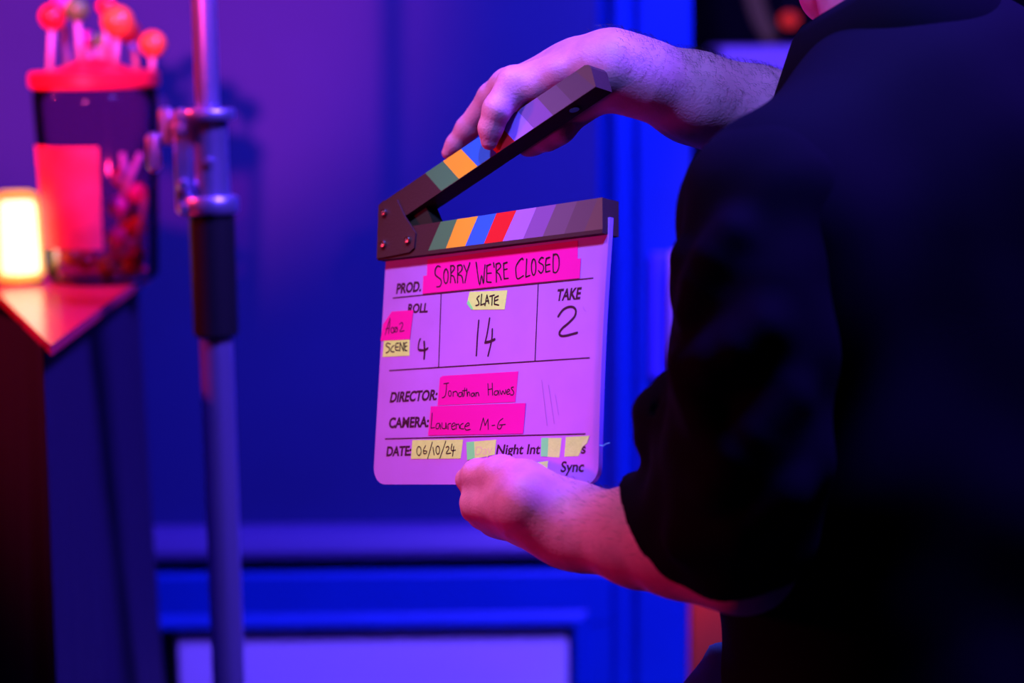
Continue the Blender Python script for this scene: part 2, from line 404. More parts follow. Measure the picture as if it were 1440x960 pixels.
# hinge plate and its screws
pl = [(534, 289), (541, 282.5), (560, 281), (570, 303), (582, 322), (586, 328), (584, 349), (577, 355), (531.5, 364)]
q = [uv(B(x_, y_, NF)) for x_, y_ in pl]
m = MB(); m.prism([UV(*p, NF) for p in q], [UV(*p, NF + 0.0018) for p in q]); m.out('hinge_plate', c_black, slate)
m = MB(); q2 = [uv(B(x_, y_, NF)) for x_, y_ in ((560, 318), (574, 303), (592, 318), (598, 314), (600, 309), (590, 322), (560, 322))]
mm = MB(); pad = [uv(B(x_, y_, NF)) for x_, y_ in ((562, 302), (592, 288), (604, 316), (572, 327))]
mm.prism([UV(*p, NF - TS) for p in pad], [UV(*p, NF - 0.006) for p in pad]); mm.out('hinge_block', mat('black_rubber', (0.006, 0.005, 0.006), 0.7), slate)
steel = mat('chrome_steel', (0.75, 0.72, 0.75), 0.18, metal=1.0)
for sx, sy in ((541.5, 299), (540, 343.5), (574.5, 337.5)):
    c = B(sx, sy, NF + 0.0018)
    m = MB(); m.lathe(c, [(0.0036, 0), (0.0036, 0.0022), (0.0030, 0.0030), (0.0016, 0.0031), (0.0014, 0.0018), (0, 0.0017)], 20, axis=BN)
    sc = shade(m.out('screw', steel, slate)); 
t = 0.86; c = b0 * (1 - t) + b1 * t
cw = UV(*c, NF - TS * 0.45); nn = -(BU * nrm[0] + BV * nrm[1])
m = MB(); m.lathe(cw, [(0, 0), (0.0046, 0.0002), (0.0046, 0.0012), (0, 0.0014)], 20, axis=nn); shade(m.out('magnet', steel, slate))

# flat marks on the board
def sheet(name, pts, n, mats, parent, th=0.00025, label=None, extra=None):
    q = [uv(B(x_, y_, 0)) for x_, y_ in pts]
    area = sum(q[i][0] * q[(i + 1) % len(q)][1] - q[(i + 1) % len(q)][0] * q[i][1] for i in range(len(q)))
    if area < 0: q = q[::-1]
    m = MB(); m.prism([UV(*p, n) for p in q], [UV(*p, n + th) for p in q])
    return m.out(name, mats, parent, label=label)
def ribbon(m, pts, wd, n, th=0.0001, taper=False):
    "a pen stroke: flat band with round ends through board points"
    p = [np.array(a) for a in pts]
    if len(p) > 2:                                        # smooth through the traced points
        o = []
        for i in range(len(p) - 1):
            p0, p1, p2, p3 = p[max(i - 1, 0)], p[i], p[i + 1], p[min(i + 2, len(p) - 1)]
            for t in (0, .25, .5, .75):
                o.append(0.5 * ((2 * p1) + (p2 - p0) * t + (2 * p0 - 5 * p1 + 4 * p2 - p3) * t * t + (3 * p1 - p0 - 3 * p2 + p3) * t ** 3))
        p = o + [p[-1]]
    h = wd / 2; L, Rr = [], []
    for i, a in enumerate(p):
        t = p[min(i + 1, len(p) - 1)] - p[max(i - 1, 0)]; t = t / (np.linalg.norm(t) + 1e-12); s_ = np.array([-t[1], t[0]])
        L.append(a + s_ * h); Rr.append(a - s_ * h)
    k = len(p); vs = [UV(*a, n + th) for a in L] + [UV(*a, n + th) for a in Rr]
    m.add(vs, [(k + i, k + i + 1, i + 1, i) for i in range(k - 1)])
    for e, a in ((0, p[0]), (1, p[-1])):
        m.add([UV(*(a + h * np.array([math.cos(t * math.pi / 5), math.sin(t * math.pi / 5)])), n + th + 0.00001) for t in range(10)], [tuple(range(10))])
def strokes(name, parent, n, mt, org, sc, wpx, lines, label=None):
    m = MB()
    for ln in lines:
        pts = [uv(B(org[0] + a / sc, org[1] + b / sc, 0)) for a, b in ln]
        ribbon(m, pts, wpx / sc * 0.00064, n)
    return m.out(name, mt, parent, label=label)
def ell(cx, cy, rx, ry, n=12): return [(cx + rx * math.sin(2 * math.pi * i / n), cy - ry * math.cos(2 * math.pi * i / n)) for i in range(n + 1)]
def printed(text, bl, br, tl, parent, n, mt, name='printed_word', bold=0.040):
    cu = bpy.data.curves.new('t', 'FONT'); cu.body = text; cu.offset = bold * (1.0 if text.isupper() or text[-1] in '.:' else 0.6); cu.resolution_u = 4
    o = bpy.data.objects.new('t', cu); COL.objects.link(o)
    dg = bpy.context.evaluated_depsgraph_get(); me = bpy.data.meshes.new_from_object(o.evaluated_get(dg))
    v = np.array([x_.co[:2] for x_ in me.vertices]); f = [tuple(p_.vertices) for p_ in me.polygons]
    bpy.data.objects.remove(o); bpy.data.curves.remove(cu); bpy.data.meshes.remove(me)
    x0, x1 = v[:, 0].min(), v[:, 0].max()
    capt = 0.729 if any(c_.isupper() or c_ in 'ht' for c_ in text) else 0.56
    a, b, c = [uv(B(*p_, 0)) for p_ in (bl, br, tl)]
    q = a + np.outer((v[:, 0] - x0) / (x1 - x0), b - a) + np.outer(v[:, 1] / capt, c - a)
    return mk(name, [UV(*p_, n) for p_ in q], f, mt, parent)
N1 = 0.00012
# ruled lines
m = MB()
for a, b in (((553, 419), (834, 391)), ((620.5, 412.5), (617, 516.5)), ((757, 399), (752.5, 507.5)), ((548, 521), (829, 503)), ((542, 617), (823, 610))):
    ribbon(m, [uv(B(*a, 0)), uv(B(*b, 0))], 0.00125, N1 * 0.5)
m.out('ruled_lines', c_ink, board)
for t in (('PROD.', (557, 412.7), (592, 409), (558.8, 398.4)), ('ROLL', (573, 440), (601.4, 438.8), (574.8, 427)), ('TAKE', (782, 422.7), (816, 420), (784.6, 406.2)),
          ('DIRECTOR:', (548, 565.4), (614, 561.8), (550.6, 551)), ('CAMERA:', (546.5, 601.3), (602.6, 599.8), (548, 586.8)), ('DATE:', (543.2, 641), (577.8, 640), (544.8, 627.4)),
          ('Night Int', (697.5, 638.5), (759, 638), (699.8, 624.4)), ('Sync', (788, 663.5), (820.6, 663), (790.2, 648)), ('s', (817, 637.5), (823.5, 637), (818, 626))):
    printed(*t, board, N1, c_ink)
# pen numbers
strokes('handwriting', board, N1, c_ink, (530, 420), 9.6, 26, [[(590, 540), (570, 590), (565, 690), (640, 695), (690, 665)]], None)
strokes('handwriting', board, N1 * 1.5, c_ink, (530, 420), 9.6, 34, [[(640, 580), (646, 700), (640, 810)], [(580, 690), (640, 695), (685, 672)]])
strokes('handwriting', board, N1, c_ink, (640, 400), 8.72, 25, [[(292, 440), (275, 640), (262, 870)], [(425, 412), (395, 600), (368, 715)], [(458, 545), (450, 680), (405, 875)]])
strokes('handwriting', board, N1 * 1.5, c_ink, (640, 400), 8.72, 36, [[(372, 710), (430, 698), (485, 672)]])
strokes('handwriting', board, N1, c_ink, (740, 390), 8, 29, [[(362, 438), (410, 370), (470, 335), (530, 335), (560, 375), (545, 440), (480, 510), (410, 570), (375, 620), (390, 655), (450, 655), (575, 622)]])
# smears and scratches left by wiped-off pen
c_smr = mat('wiped_pen_smear', (0.40, 0.11, 0.55), 0.5, 0.3)
strokes('pen_smear', board, N1 * 0.7, c_smr, (510, 460), 3.692, 5, [[(930, 275), (945, 400), (958, 510)]])
strokes('pen_smear', board, N1 * 0.7, c_smr, (510, 460), 3.692, 5, [[(965, 300), (985, 430), (995, 500)]])
strokes('pen_smear', board, N1 * 0.7, c_smr, (510, 460), 3.692, 4, [[(1000, 350), (1018, 455)]])
strokes('pen_smear', board, N1 * 0.7, c_smr, (740, 390), 8, 8, [[(640, 330), (655, 365), (672, 380)]])

# adhesive tape with handwriting
def tape(pts, n, mt, label): return sheet('tape', pts, n, mt, slate, 0.0002, label)
t1 = tape([(601.5, 365), (813, 338.3), (812.5, 372), (600, 398)], N1, c_pink, 'upper hot pink tape strip')
t2 = tape([(596, 388), (817.4, 363.3), (815.8, 391), (594.7, 413)], N1 + 0.00028, c_pink, 'hot pink tape lettered with the production title')
H2 = N1 + 0.00055
strokes('handwriting', t2, H2, c_pen, (590, 335), 9.6, 21, [
    [(285, 385), (250, 375), (220, 420), (220, 490), (260, 530), (295, 560), (300, 610), (280, 650), (240, 655)], ell(363, 512, 30, 98),
    [(425, 370), (430, 480), (425, 600)], [(425, 375), (465, 370), (475, 410), (430, 490), (470, 520), (490, 600)],
    [(520, 370), (522, 480), (520, 600)], [(520, 370), (565, 360), (582, 390), (570, 440), (525, 490), (575, 510), (595, 600)],
    [(605, 365), (640, 450)], [(685, 330), (650, 450), (620, 600)], [(770, 325), (790, 470), (820, 630), (845, 500), (870, 615), (880, 480), (890, 360)],
    [(965, 350), (915, 370)], [(915, 370), (915, 590)], [(915, 590), (975, 595)], [(915, 475), (975, 470)], [(1005, 330), (1015, 390)],
    [(1040, 350), (1045, 590)], [(1040, 350), (1085, 335), (1100, 390), (1050, 450), (1085, 490), (1110, 560)],
    [(1190, 325), (1140, 340)], [(1140, 340), (1150, 545)], [(1150, 548), (1205, 540)], [(1145, 425), (1190, 415)]])
strokes('handwriting', t2, H2, c_pen, (720, 330), 9.6, 21, [
    [(155, 335), (145, 318), (110, 345), (65, 420), (60, 500), (80, 595), (160, 555)], [(205, 330), (200, 450), (195, 570)], [(195, 572), (250, 550)],
    ell(300, 437, 30, 110), [(430, 315), (400, 310), (370, 370), (425, 410), (432, 470), (400, 520), (365, 485)],
    [(515, 305), (470, 320)], [(470, 320), (460, 400), (465, 505)], [(465, 505), (520, 490)], [(460, 415), (520, 400)],
    [(565, 265), (562, 390), (565, 505)], [(565, 270), (610, 265), (640, 320), (640, 440), (605, 510), (565, 505)]])
t3 = tape([(660.6, 410.3), (714, 408), (710, 435), (663.5, 435.5), (657, 427)], N1, c_yel, 'pale yellow tape lettered with the word slate')
sheet('folded_corner', [(658.9, 421.8), (657, 427), (663.5, 435.6), (665.8, 434.4)], N1 + 0.0002, c_grn, t3, label='mint green folded tape corner')
strokes('handwriting', t3, N1 + 0.0003, c_pen, (640, 400), 8.72, 19, [[(300, 140), (272, 170), (290, 205), (295, 245), (260, 258)], [(330, 120), (320, 250)], [(320, 252), (362, 235)], [(370, 258), (395, 130)], [(395, 130), (418, 232)], [(380, 205), (415, 200)], [(430, 145), (485, 130)], [(460, 140), (455, 250)], [(535, 140), (490, 162)], [(490, 160), (485, 240)], [(485, 240), (537, 252)], [(490, 200), (530, 185)]])
t5 = tape([(540, 479), (576.4, 477.3), (576, 500), (538.3, 501.8)], N1, c_yel, 'pale yellow tape lettered with the word scene')
strokes('handwriting', t5, N1 + 0.0003, c_pen, (530, 420), 9.6, 18, [[(185, 610), (145, 600), (130, 635), (175, 665), (165, 710), (130, 730)], [(235, 630), (205, 660), (195, 710), (240, 715)], [(300, 600), (262, 610), (258, 690), (305, 695)], [(258, 655), (295, 650)], [(315, 705), (320, 590)], [(320, 590), (365, 705)], [(365, 705), (365, 590)], [(410, 590), (380, 600)], [(380, 600), (385, 700)], [(385, 700), (412, 700)], [(385, 645), (410, 640)]])
t4 = tape([(551.4, 438.2), (582, 436), (577, 477), (535.7, 479), (539.4, 456)], N1 + 0.00028, c_pink, 'hot pink tape with cut corner and a roll number')
strokes('handwriting', t4, H2, c_pen, (530, 420), 9.6, 14, [[(120, 485), (150, 380), (185, 265)], [(185, 265), (178, 370), (165, 470)], [(130, 410), (178, 395)], ell(218, 425, 20, 38), ell(262, 418, 24, 32), [(235, 455), (280, 385)], [(315, 345), (345, 322), (357, 350), (340, 400), (318, 442), (375, 432)]])
t6 = tape([(623, 528.4), (729.4, 522), (725, 565), (615.6, 569.7), (619, 531)], N1, c_pink, 'hot pink tape with the director name in pen')
strokes('handwriting', t6, N1 + 0.0003, c_pen, (530, 515), 6.545, 10, [[(620, 160), (665, 153)], [(645, 157), (640, 230), (630, 275), (605, 290)], ell(675, 250, 13, 25), [(705, 275), (705, 235)], [(705, 240), (730, 230), (745, 250), (745, 270)],
    [(790, 240), (760, 245), (755, 275), (780, 275), (790, 240), (796, 280)], [(812, 200), (805, 272)], [(790, 226), (832, 219)], [(830, 205), (835, 275)], [(835, 275), (842, 240), (855, 240), (860, 270)],
    [(900, 245), (875, 250), (875, 275), (893, 272), (900, 245), (906, 275)], [(915, 275), (915, 240)], [(915, 250), (935, 240), (942, 272)], [(1025, 160), (1030, 265)], [(1065, 155), (1068, 265)], [(1027, 215), (1067, 205)],
    [(1120, 225), (1090, 230), (1085, 260), (1110, 260), (1122, 228), (1128, 262)], [(1135, 220), (1150, 260), (1162, 225), (1180, 255), (1190, 215)], [(1200, 240), (1225, 225), (1215, 210), (1197, 235), (1205, 258), (1230, 250)], [(1260, 190), (1240, 200), (1262, 235), (1255, 262), (1235, 262)]])
t7 = tape([(606.4, 571.2), (740, 566.6), (736.3, 609.4), (602.6, 612)], N1 + 0.00028, c_pink, 'hot pink tape with the camera operator name in pen')
strokes('handwriting', t7, H2, c_pen, (530, 515), 6.545, 10, [[(515, 430), (503, 565)], [(503, 568), (537, 563)], [(580, 525), (555, 530), (550, 570), (573, 570), (585, 530), (592, 575)], [(605, 520), (605, 565), (635, 570), (640, 520)], [(640, 520), (646, 572)], [(660, 580), (660, 535), (685, 525)],
    [(695, 555), (725, 540), (715, 520), (692, 545), (700, 580), (725, 575)], [(735, 575), (735, 530)], [(735, 540), (758, 532), (766, 570)], [(800, 525), (775, 540), (775, 572), (805, 575)], [(815, 555), (855, 540), (845, 520), (815, 550), (825, 585), (866, 580)],
    [(955, 585), (985, 475)], [(985, 475), (1000, 545)], [(1000, 545), (1028, 485)], [(1028, 485), (1030, 580)], [(1065, 545), (1090, 542)], [(1165, 480), (1130, 510), (1115, 565), (1140, 575), (1160, 537)], [(1135, 540), (1187, 534)]])
t8 = tape([(580.2, 618.6), (651.6, 617.8), (648, 644.6), (578.2, 645)], N1, c_yel, 'pale yellow tape with the handwritten date')
strokes('handwriting', t8, N1 + 0.0003, c_pen, (530, 605), 8.47, 14, [ell(505, 245, 26, 53), [(585, 182), (560, 230), (562, 272), (588, 275), (598, 248), (566, 245)], [(665, 140), (610, 333)], [(672, 200), (686, 290)], ell(730, 235, 22, 48), [(825, 130), (755, 330)], [(830, 202), (853, 190), (860, 220), (830, 275), (885, 270)], [(900, 162), (890, 235), (940, 235)], [(920, 190), (905, 305)]])
t9 = tape([(656.3, 621.5), (698.2, 618), (696, 639), (657.5, 647)], N1, c_yel, 'pale yellow tape with a mint green end, beside the date')
printed('Day', (668, 640), (692, 638), (670, 627), t9, N1 + 0.0003, mat('text_seen_through_tape', (0.80, 0.74, 0.33), 0.7), bold=0.015)
sheet('tape_end', [(656.3, 621.5), (667, 620.6), (668, 644), (657.5, 647)], N1 + 0.0002, c_grn, t9, label='mint green tape end')
t10 = tape([(761.9, 615.6), (790, 615.6), (787, 643), (761, 641.5)], N1, c_yel, 'square pale yellow tape with a mint green end')
sheet('tape_end', [(761.9, 615.6), (771.5, 615.6), (770.5, 642), (761, 641.5)], N1 + 0.0002, c_grn, t10, label='mint green tape end')
t11 = tape([(796, 614.4), (829.4, 612.5), (826, 623), (820, 628), (813.8, 641), (793.8, 641.9)], N1, c_yel, 'torn pale yellow tape at the right end of the row')
sheet('folded_corner', [(829.4, 612.7), (826, 623), (820, 628), (817, 633), (819.5, 622)], N1 + 0.0002, mat('tape_back', (0.85, 0.98, 0.34), 0.6), t11)
t12 = tape([(742, 651.5), (771, 648), (769, 668.5), (742, 671)], N1, c_yel, 'pale yellow tape half hidden by the lower hand')
strokes('handwriting', t12, N1 + 0.0003, c_pen, (690, 590), 8, 12, [[(585, 515), (555, 510), (530, 530)], [(562, 530), (556, 555)]])
m = MB(); m.tube([UV(*uv(B(x_, y_, 0)), 0.002) for x_, y_ in ((846, 626), (850, 627.5), (854, 624.5), (859, 623))], 0.00045, 6)
m.out('loose_thread', mat('pale_blue_thread', (0.15, 0.6, 0.9), 0.7), slate)

# ================================================================== LIGHT STAND
SD = 2.40
sb = P(322, 960, SD); st_xy = sb[:2]
stz = lambda py: P(300, py, SD)[2]
X0, Y0 = st_xy
def sxw(px, py): return P(px, py, SD)[0]
stand = empty('light_stand', (X0, Y0, 0), 'chrome light stand with black grip and collar before the blue wall', 'light stand')
chrome = mat('satin_chrome', (0.66, 0.55, 0.95), 0.36, metal=0.85)
cast = mat('cast_metal', (0.60, 0.50, 0.85), 0.36, metal=0.85)
grip = mat('black_rubber_grip', (0.010, 0.009, 0.012), 0.6, 0.3)
A0 = (X0, Y0)
def tub(name, ra, rb, za, zb, mt, n=40, bev=0.0015):
    m = MB(); m.lathe((X0, Y0, 0), [(0, za), (ra - bev, za), (ra, za + bev), (rb, zb - bev), (rb - bev, zb), (0, zb)], n); return shade(m.out(name, mt, stand), 40)
zg0, zg1 = stz(458), stz(286)
tub('lower_tube', 0.0205, 0.0205, 0.16, zg0 + 0.01, chrome)
o = tub('grip_sleeve', 0.0275, 0.0275, zg0, zg1 - 0.001, grip, bev=0.003); o['label'] = 'black rubber grip sleeve'
tub('upper_tube', 0.0148, 0.0148, zg1 - 0.02, 2.55, chrome)
tub('top_spigot', 0.008, 0.008, 2.55, 2.62, chrome)
zc0, zc1 = stz(288), stz(147)
m = MB()
m.lathe((X0, Y0, 0), [(0.0149, zc0), (0.0315, zc0), (0.0335, zc0 + 0.003), (0.0335, zc0 + 0.017), (0.0315, zc0 + 0.020), (0.0240, zc0 + 0.022), (0.0230, zc0 + 0.06), (0.0230, zc1 - 0.022), (0.0240, zc1 - 0.014), (0.0320, zc1 - 0.012), (0.0330, zc1 - 0.010), (0.0330, zc1 - 0.002), (0.0315, zc1), (0.0149, zc1)], 44)
m.lathe((X0 + 0.003, Y0 - 0.0225, (zc0 + zc1) / 2), [(0, 0.004), (0.0052, 0.003), (0.006, 0), (0.006, -0.003)], 18, axis=(0, -1, 0))
col = shade(m.out('locking_collar', cast, stand), 40)
# clamp lug on the left of the collar, its bolts, and the wing handle
lx = X0 - 0.030
m = MB(); m.box(lx - 0.011, lx + 0.011, Y0 - 0.017, Y0 + 0.012, zc0, zc1, bev=0.004)
for zz in (zc1 - 0.006, zc1 - 0.022, zc0 + 0.035, zc0 + 0.006): m.lathe((lx + 0.001, Y0 - 0.016, zz), [(0.0085, 0), (0.0085, 0.004), (0.006, 0.0075), (0, 0.008)], 16, axis=(0, -1, 0))
shade(m.out('clamp_lug', cast, stand), 40)
m = MB(); zk = stz(170)
m.box(X0 - 0.060, X0 - 0.043, Y0 - 0.006, Y0 + 0.006, stz(196), stz(144), bev=0.004)
m.tube([(X0 - 0.045, Y0, zk), (X0 - 0.036, Y0, zk)], 0.008)
m.box(X0 - 0.077, X0 - 0.059, Y0 - 0.007, Y0 + 0.005, stz(232), stz(178), bev=0.006)
shade(m.out('wing_handle', cast, stand), 40)
for k in range(3):
    a = math.radians((85, 0, -85)[k]); c_, s_ = math.cos(a), math.sin(a)
    m = MB(); m.tube([(X0 + 0.03 * c_, Y0 + 0.03 * s_, 0.50), (X0 + 0.42 * c_, Y0 + 0.42 * s_, 0.018)], 0.011)
    m.tube([(X0 + 0.02 * c_, Y0 + 0.02 * s_, 0.17), (X0 + 0.26 * c_, Y0 + 0.26 * s_, 0.215)], 0.007)
    l_ = m.out('leg', chrome, stand, smooth=True)
    m = MB(); m.lathe((X0 + 0.42 * c_, Y0 + 0.42 * s_, 0.0), [(0, 0), (0.017, 0), (0.018, 0.012), (0.014, 0.03), (0, 0.034)], 18); m.out('rubber_foot', grip, l_, smooth=True)
tub('leg_collar', 0.03, 0.03, 0.48, 0.53, cast)
tub('brace_collar', 0.027, 0.027, 0.15, 0.19, cast)

# ================================================================== TABLE, JAR, LAMP
TZ = 1.15
tip = Z(71, 486, TZ)
pR, pL = Z(216, 381, TZ), Z(-2, 391, TZ)
dR = (pR - tip) / np.linalg.norm(pR - tip); dL = (pL - tip) / np.linalg.norm(pL - tip)
bR, bL = Z(217, 377, TZ), Z(-40, 374, TZ)
tp = [tip + dL * 0.015, tip + (dL + dR) * 0.002, tip + dR * 0.015, bR, bR * 0.93 + bL * 0.07 + np.array([0, 0.02, 0]), bL]
table = empty('side_table', (*(tip + dR * 0.35)[:2], 0), 'red glossy table with a pointed corner and dark skirt, under the sweet jar', 'table')
red_gloss = mat('red_gloss_top', (0.85, 0.03, 0.06), 0.22, 0.6)
m = MB(); m.prism([(*p[:2], TZ - 0.012) for p in tp], [(*p[:2], TZ) for p in tp]); m.out('tabletop', red_gloss, table)
# skirt: hangs from under the top and flares in soft pleats to the floor
ctr = np.mean([p[:2] for p in tp], 0)
ring = []
for i in range(len(tp)):
    a, b = tp[i][:2], tp[(i + 1) % len(tp)][:2]; k = max(1, int(np.linalg.norm(b - a) / 0.015))
    ring += [a + (b - a) * t / k for t in range(k)]
rv = np.array(ring) - ctr; ring = ctr + rv * np.stack([np.where(rv[:, 0] > 0, 0.66, 1.5), np.full(len(rv), 0.90)], 1); nr = len(ring); LV = 24; vs = []
for j in range(LV + 1):
    t = j / LV
    for i, p in enumerate(ring):
        dv = p - ctr; dv = dv / np.linalg.norm(dv)
        pl_ = math.sin(2 * math.pi * i / nr * 17) * 0.6 + 0.4 * math.sin(2 * math.pi * i / nr * 29 + 1)
        off = -0.012 + 0.15 * t ** 1.1 + pl_ * 0.012 * min(1, t * 3)
        vs.append((*(p + dv * off * 0.6), (TZ - 0.0125) * (1 - t) + 0.004))
fs = [(j * nr + i, j * nr + (i + 1) % nr, (j + 1) * nr + (i + 1) % nr, (j + 1) * nr + i) for j in range(LV) for i in range(nr)]
mk('table_skirt', vs, fs, mat('dark_satin_cloth', (0.024, 0.014, 0.060), 0.7, 0.2), table, smooth=True, label='dark draped cloth skirt')

JD = 2.60
jc = Z(146, 393, TZ); JX, JY = jc[:2]; jd = float((jc - CAM) @ CF)
px2m = jd / F
jar = empty('sweet_jar', (JX, JY, TZ), 'tall clear sweet jar with red lid and red label, lollipops stuck in its lid', 'jar')
JH = (P(140, 122, jd)[2] - TZ); RT, RB = 85 * px2m, 77 * px2m
glassy = clear('clear_plastic', (0.90, 0.68, 0.80))
m = MB(); e = 0.0022
m.lathe((JX, JY, TZ), [(0, 0.0008), (RB - 0.008, 0.0008), (RB, 0.008), (RT, JH - 0.02), (RT, JH), (RT - e, JH), (RT - e, JH - 0.02), (RB - e, 0.010), (RB - 0.01, 0.003), (0, 0.003)], 56)
m.out('jar_body', glassy, jar, smooth=True)
LH = 23 * px2m
m = MB(); rl = 89 * px2m
m.lathe((JX, JY, TZ + JH), [(0, 0.0005), (rl - 0.003, 0.0005), (rl, 0.004), (rl, LH - 0.004), (rl - 0.004, LH), (0.055, LH + 0.002), (0.032, LH + 0.010), (0.016, LH + 0.017), (0, LH + 0.018)], 56)
shade(m.out('lid', mat('red_plastic_lid', (0.72, 0.015, 0.03), 0.35, 0.5), jar), 40)
# label wrapped on the camera side
lab = MB(); na = 20; zl0, zl1 = (P(100, 342, jd)[2] - TZ), (P(100, 200, jd)[2] - TZ)
vs = []
ac = math.atan2(-JY, -JX)                      # towards the room's middle
def ang(px): return -math.pi / 2 + math.asin(max(-1, min(1, (px - 138) / 80.0)))
for k in range(na + 1):
    a = ang(57) + (ang(156) - ang(57)) * k / na
    for zz in (zl0, zl1):
        rr = RB + (RT - RB) * zz / (JH - 0.02) + 0.0008
        vs.append((JX + rr * math.cos(a), JY + rr * math.sin(a), TZ + zz))
lab.add(vs, [(2 * k, 2 * k + 2, 2 * k + 3, 2 * k + 1) for k in range(na)])
lab.out('label_sheet', mat('red_label', (0.88, 0.05, 0.10), 0.5, 0.3, noise=0.35, nscale=16), jar, smooth=True, label='red paper label')

# lollipops: stuck in the lid, and loose inside
ccol = dict(r=mat('red_candy', (0.85, 0.03, 0.03), 0.22, 0.5, noise=0.4, nscale=60), o=mat('orange_candy', (0.95, 0.20, 0.04), 0.25, 0.5, noise=0.4, nscale=50), g=mat('green_candy', (0.10, 0.32, 0.06), 0.25, 0.5, noise=0.5, nscale=60), p=mat('pink_candy', (0.9, 0.05, 0.30), 0.25, 0.5, noise=0.3, nscale=60))
stick_m = mat('white_paper_stick', (0.55, 0.35, 0.55), 0.6)
def lolly(ball_p, base_p, r, c, label, group):
    ball_p, base_p = np.array(ball_p), np.array(base_p)
    ax = (ball_p - base_p) / np.linalg.norm(ball_p - base_p)
    o = empty('lollipop', base_p, label, 'lollipop', group)
    m = MB(); m.tube([base_p, ball_p - ax * r * 0.6], 0.0046, 12); m.out('paper_stick', stick_m, o, smooth=True)
    m = MB(); pf = ball(r, 14); m.lathe(ball_p, [(a, b) for a, b in pf], 24, axis=ax)
    m.lathe(ball_p, [(r * 0.985, -r * 0.10), (r * 1.05, -r * 0.07), (r * 1.05, r * 0.07), (r * 0.985, r * 0.10)], 24, axis=ax)
    m.out('candy', ccol[c], o, smooth=True)
GL = 'lollipops standing in the jar lid'
def lidz(dx, dy):
    r = math.hypot(dx, dy)
    return TZ + JH + LH + float(np.interp(r, [0, 0.016, 0.032, 0.055, 0.1], [0.018, 0.017, 0.010, 0.002, 0]))
for bx, by, sx, r, c, dy, lb in (
    (74, 24, 67, 18.5, 'r', -0.030, 'red lollipop at the left edge of the jar lid, in front'),
    (89, 8, 91, 17, 'p', 0.020, 'pinkish lollipop second from the left in the jar lid'),
    (108, 14, 111, 17, 'g', -0.015, 'green lollipop standing high in the jar lid'),
    (150, 9, 146, 14, 'r', 0.030, 'small red lollipop behind the big orange one in the jar lid'),
    (166, 31, 160, 23, 'o', -0.055, 'largest orange-red lollipop, in the middle of the jar lid'),
    (181, 44, 191, 17, 'r', 0.005, 'dark red lollipop half behind the big orange one'),
    (138, 57, 140, 10, 'g', 0.045, 'little green lollipop standing low behind the others'),
    (124, 55, 128, 12, 'p', 0.050, 'little pink lollipop standing low behind the others'),
    (215, 62, 213, 19, 'o', -0.012, 'orange lollipop leaning at the right edge of the jar lid')):
    dd = jd + dy
    b_ = P(bx, by, dd); ox = P(sx, 100, dd)[0] - JX; oy = b_[1] - JY
    k = math.hypot(ox, oy); 
    lolly(b_, (JX + ox, JY + oy, lidz(ox, oy) - 0.0005), r * px2m, c, lb, GL)
GI = 'lollipops lying inside the jar'
for k, (bx, by, sx, sy, dy, c, lb) in enumerate((
    (182, 322, 172, 215, 0.01, 'r', 'red lollipop upside down inside the jar, right of the label'),
    (190, 360, 206, 275, -0.02, 'p', 'pink lollipop low inside the jar at the right'),
    (168, 366, 186, 300, 0.035, 'p', 'pink lollipop lying deep in the bottom of the jar'),
    (120, 366, 128, 262, 0.03, 'r', 'red lollipop behind the jar label'),
    (194, 272, 164, 250, 0.0, 'p', 'pink lollipop lying across the jar near the right wall'),
    (164, 334, 200, 345, -0.035, 'p', 'pink lollipop lying level in the front of the jar, right of the label'),
    (192, 318, 176, 228, 0.015, 'o', 'orange lollipop upside down beside the right wall of the jar'),
    (186, 372, 160, 338, -0.03, 'r', 'red lollipop on the jar floor, in front at the right'),
    (166, 290, 198, 215, -0.02, 'p', 'pink lollipop slanting high in the jar, right of the label'),
    (150, 372, 174, 306, 0.03, 'o', 'orange lollipop on the jar floor at the back'),
    (100, 360, 106, 290, 0.0, 'o', 'orange lollipop behind the lower left of the label'),
    (172, 250, 186, 330, 0.03, 'p', 'pink lollipop leaning in the middle of the jar'))):
    lolly(P(bx, by, jd + dy), P(sx, sy, jd + dy), 15 * px2m, c, lb, GI)

# lamp on the table's left edge
lc = Z(28, 398, TZ); LXp, LYp = lc[:2]; ld = float((lc - CAM) @ CF); k_ = ld / F
LHt = P(28, 266, ld)[2] - TZ
tl = empty('table_lamp', (LXp, LYp, TZ), 'small glowing yellow-white table lamp beside the sweet jar', 'lamp')
m = MB(); rl0, rl1 = 35 * k_, 31 * k_
m.lathe((LXp, LYp, TZ), [(0, 0.006), (rl0 - 0.006, 0.006), (rl0, 0.013), (rl1 + 0.001, LHt - 0.012), (rl1 - 0.002, LHt - 0.003), (rl1 - 0.010, LHt), (0, LHt)], 40)
sh_m = bpy.data.materials.new('amber_glass'); sh_m.use_nodes = True; nt = sh_m.node_tree
out_ = nt.nodes['Material Output']; nt.nodes.remove(nt.nodes['Principled BSDF'])
ta = nt.nodes.new('ShaderNodeBsdfTransparent'); ta.inputs[0].default_value = (1.0, 0.93, 0.70, 1)
tb = nt.nodes.new('ShaderNodeBsdfTranslucent'); tb.inputs[0].default_value = (1.0, 0.62, 0.10, 1)
mx = nt.nodes.new('ShaderNodeMixShader'); mx.inputs[0].default_value = 0.45
nt.links.new(ta.outputs[0], mx.inputs[1]); nt.links.new(tb.outputs[0], mx.inputs[2]); nt.links.new(mx.outputs[0], out_.inputs[0])
m.out('lamp_shade', sh_m, tl, smooth=True)
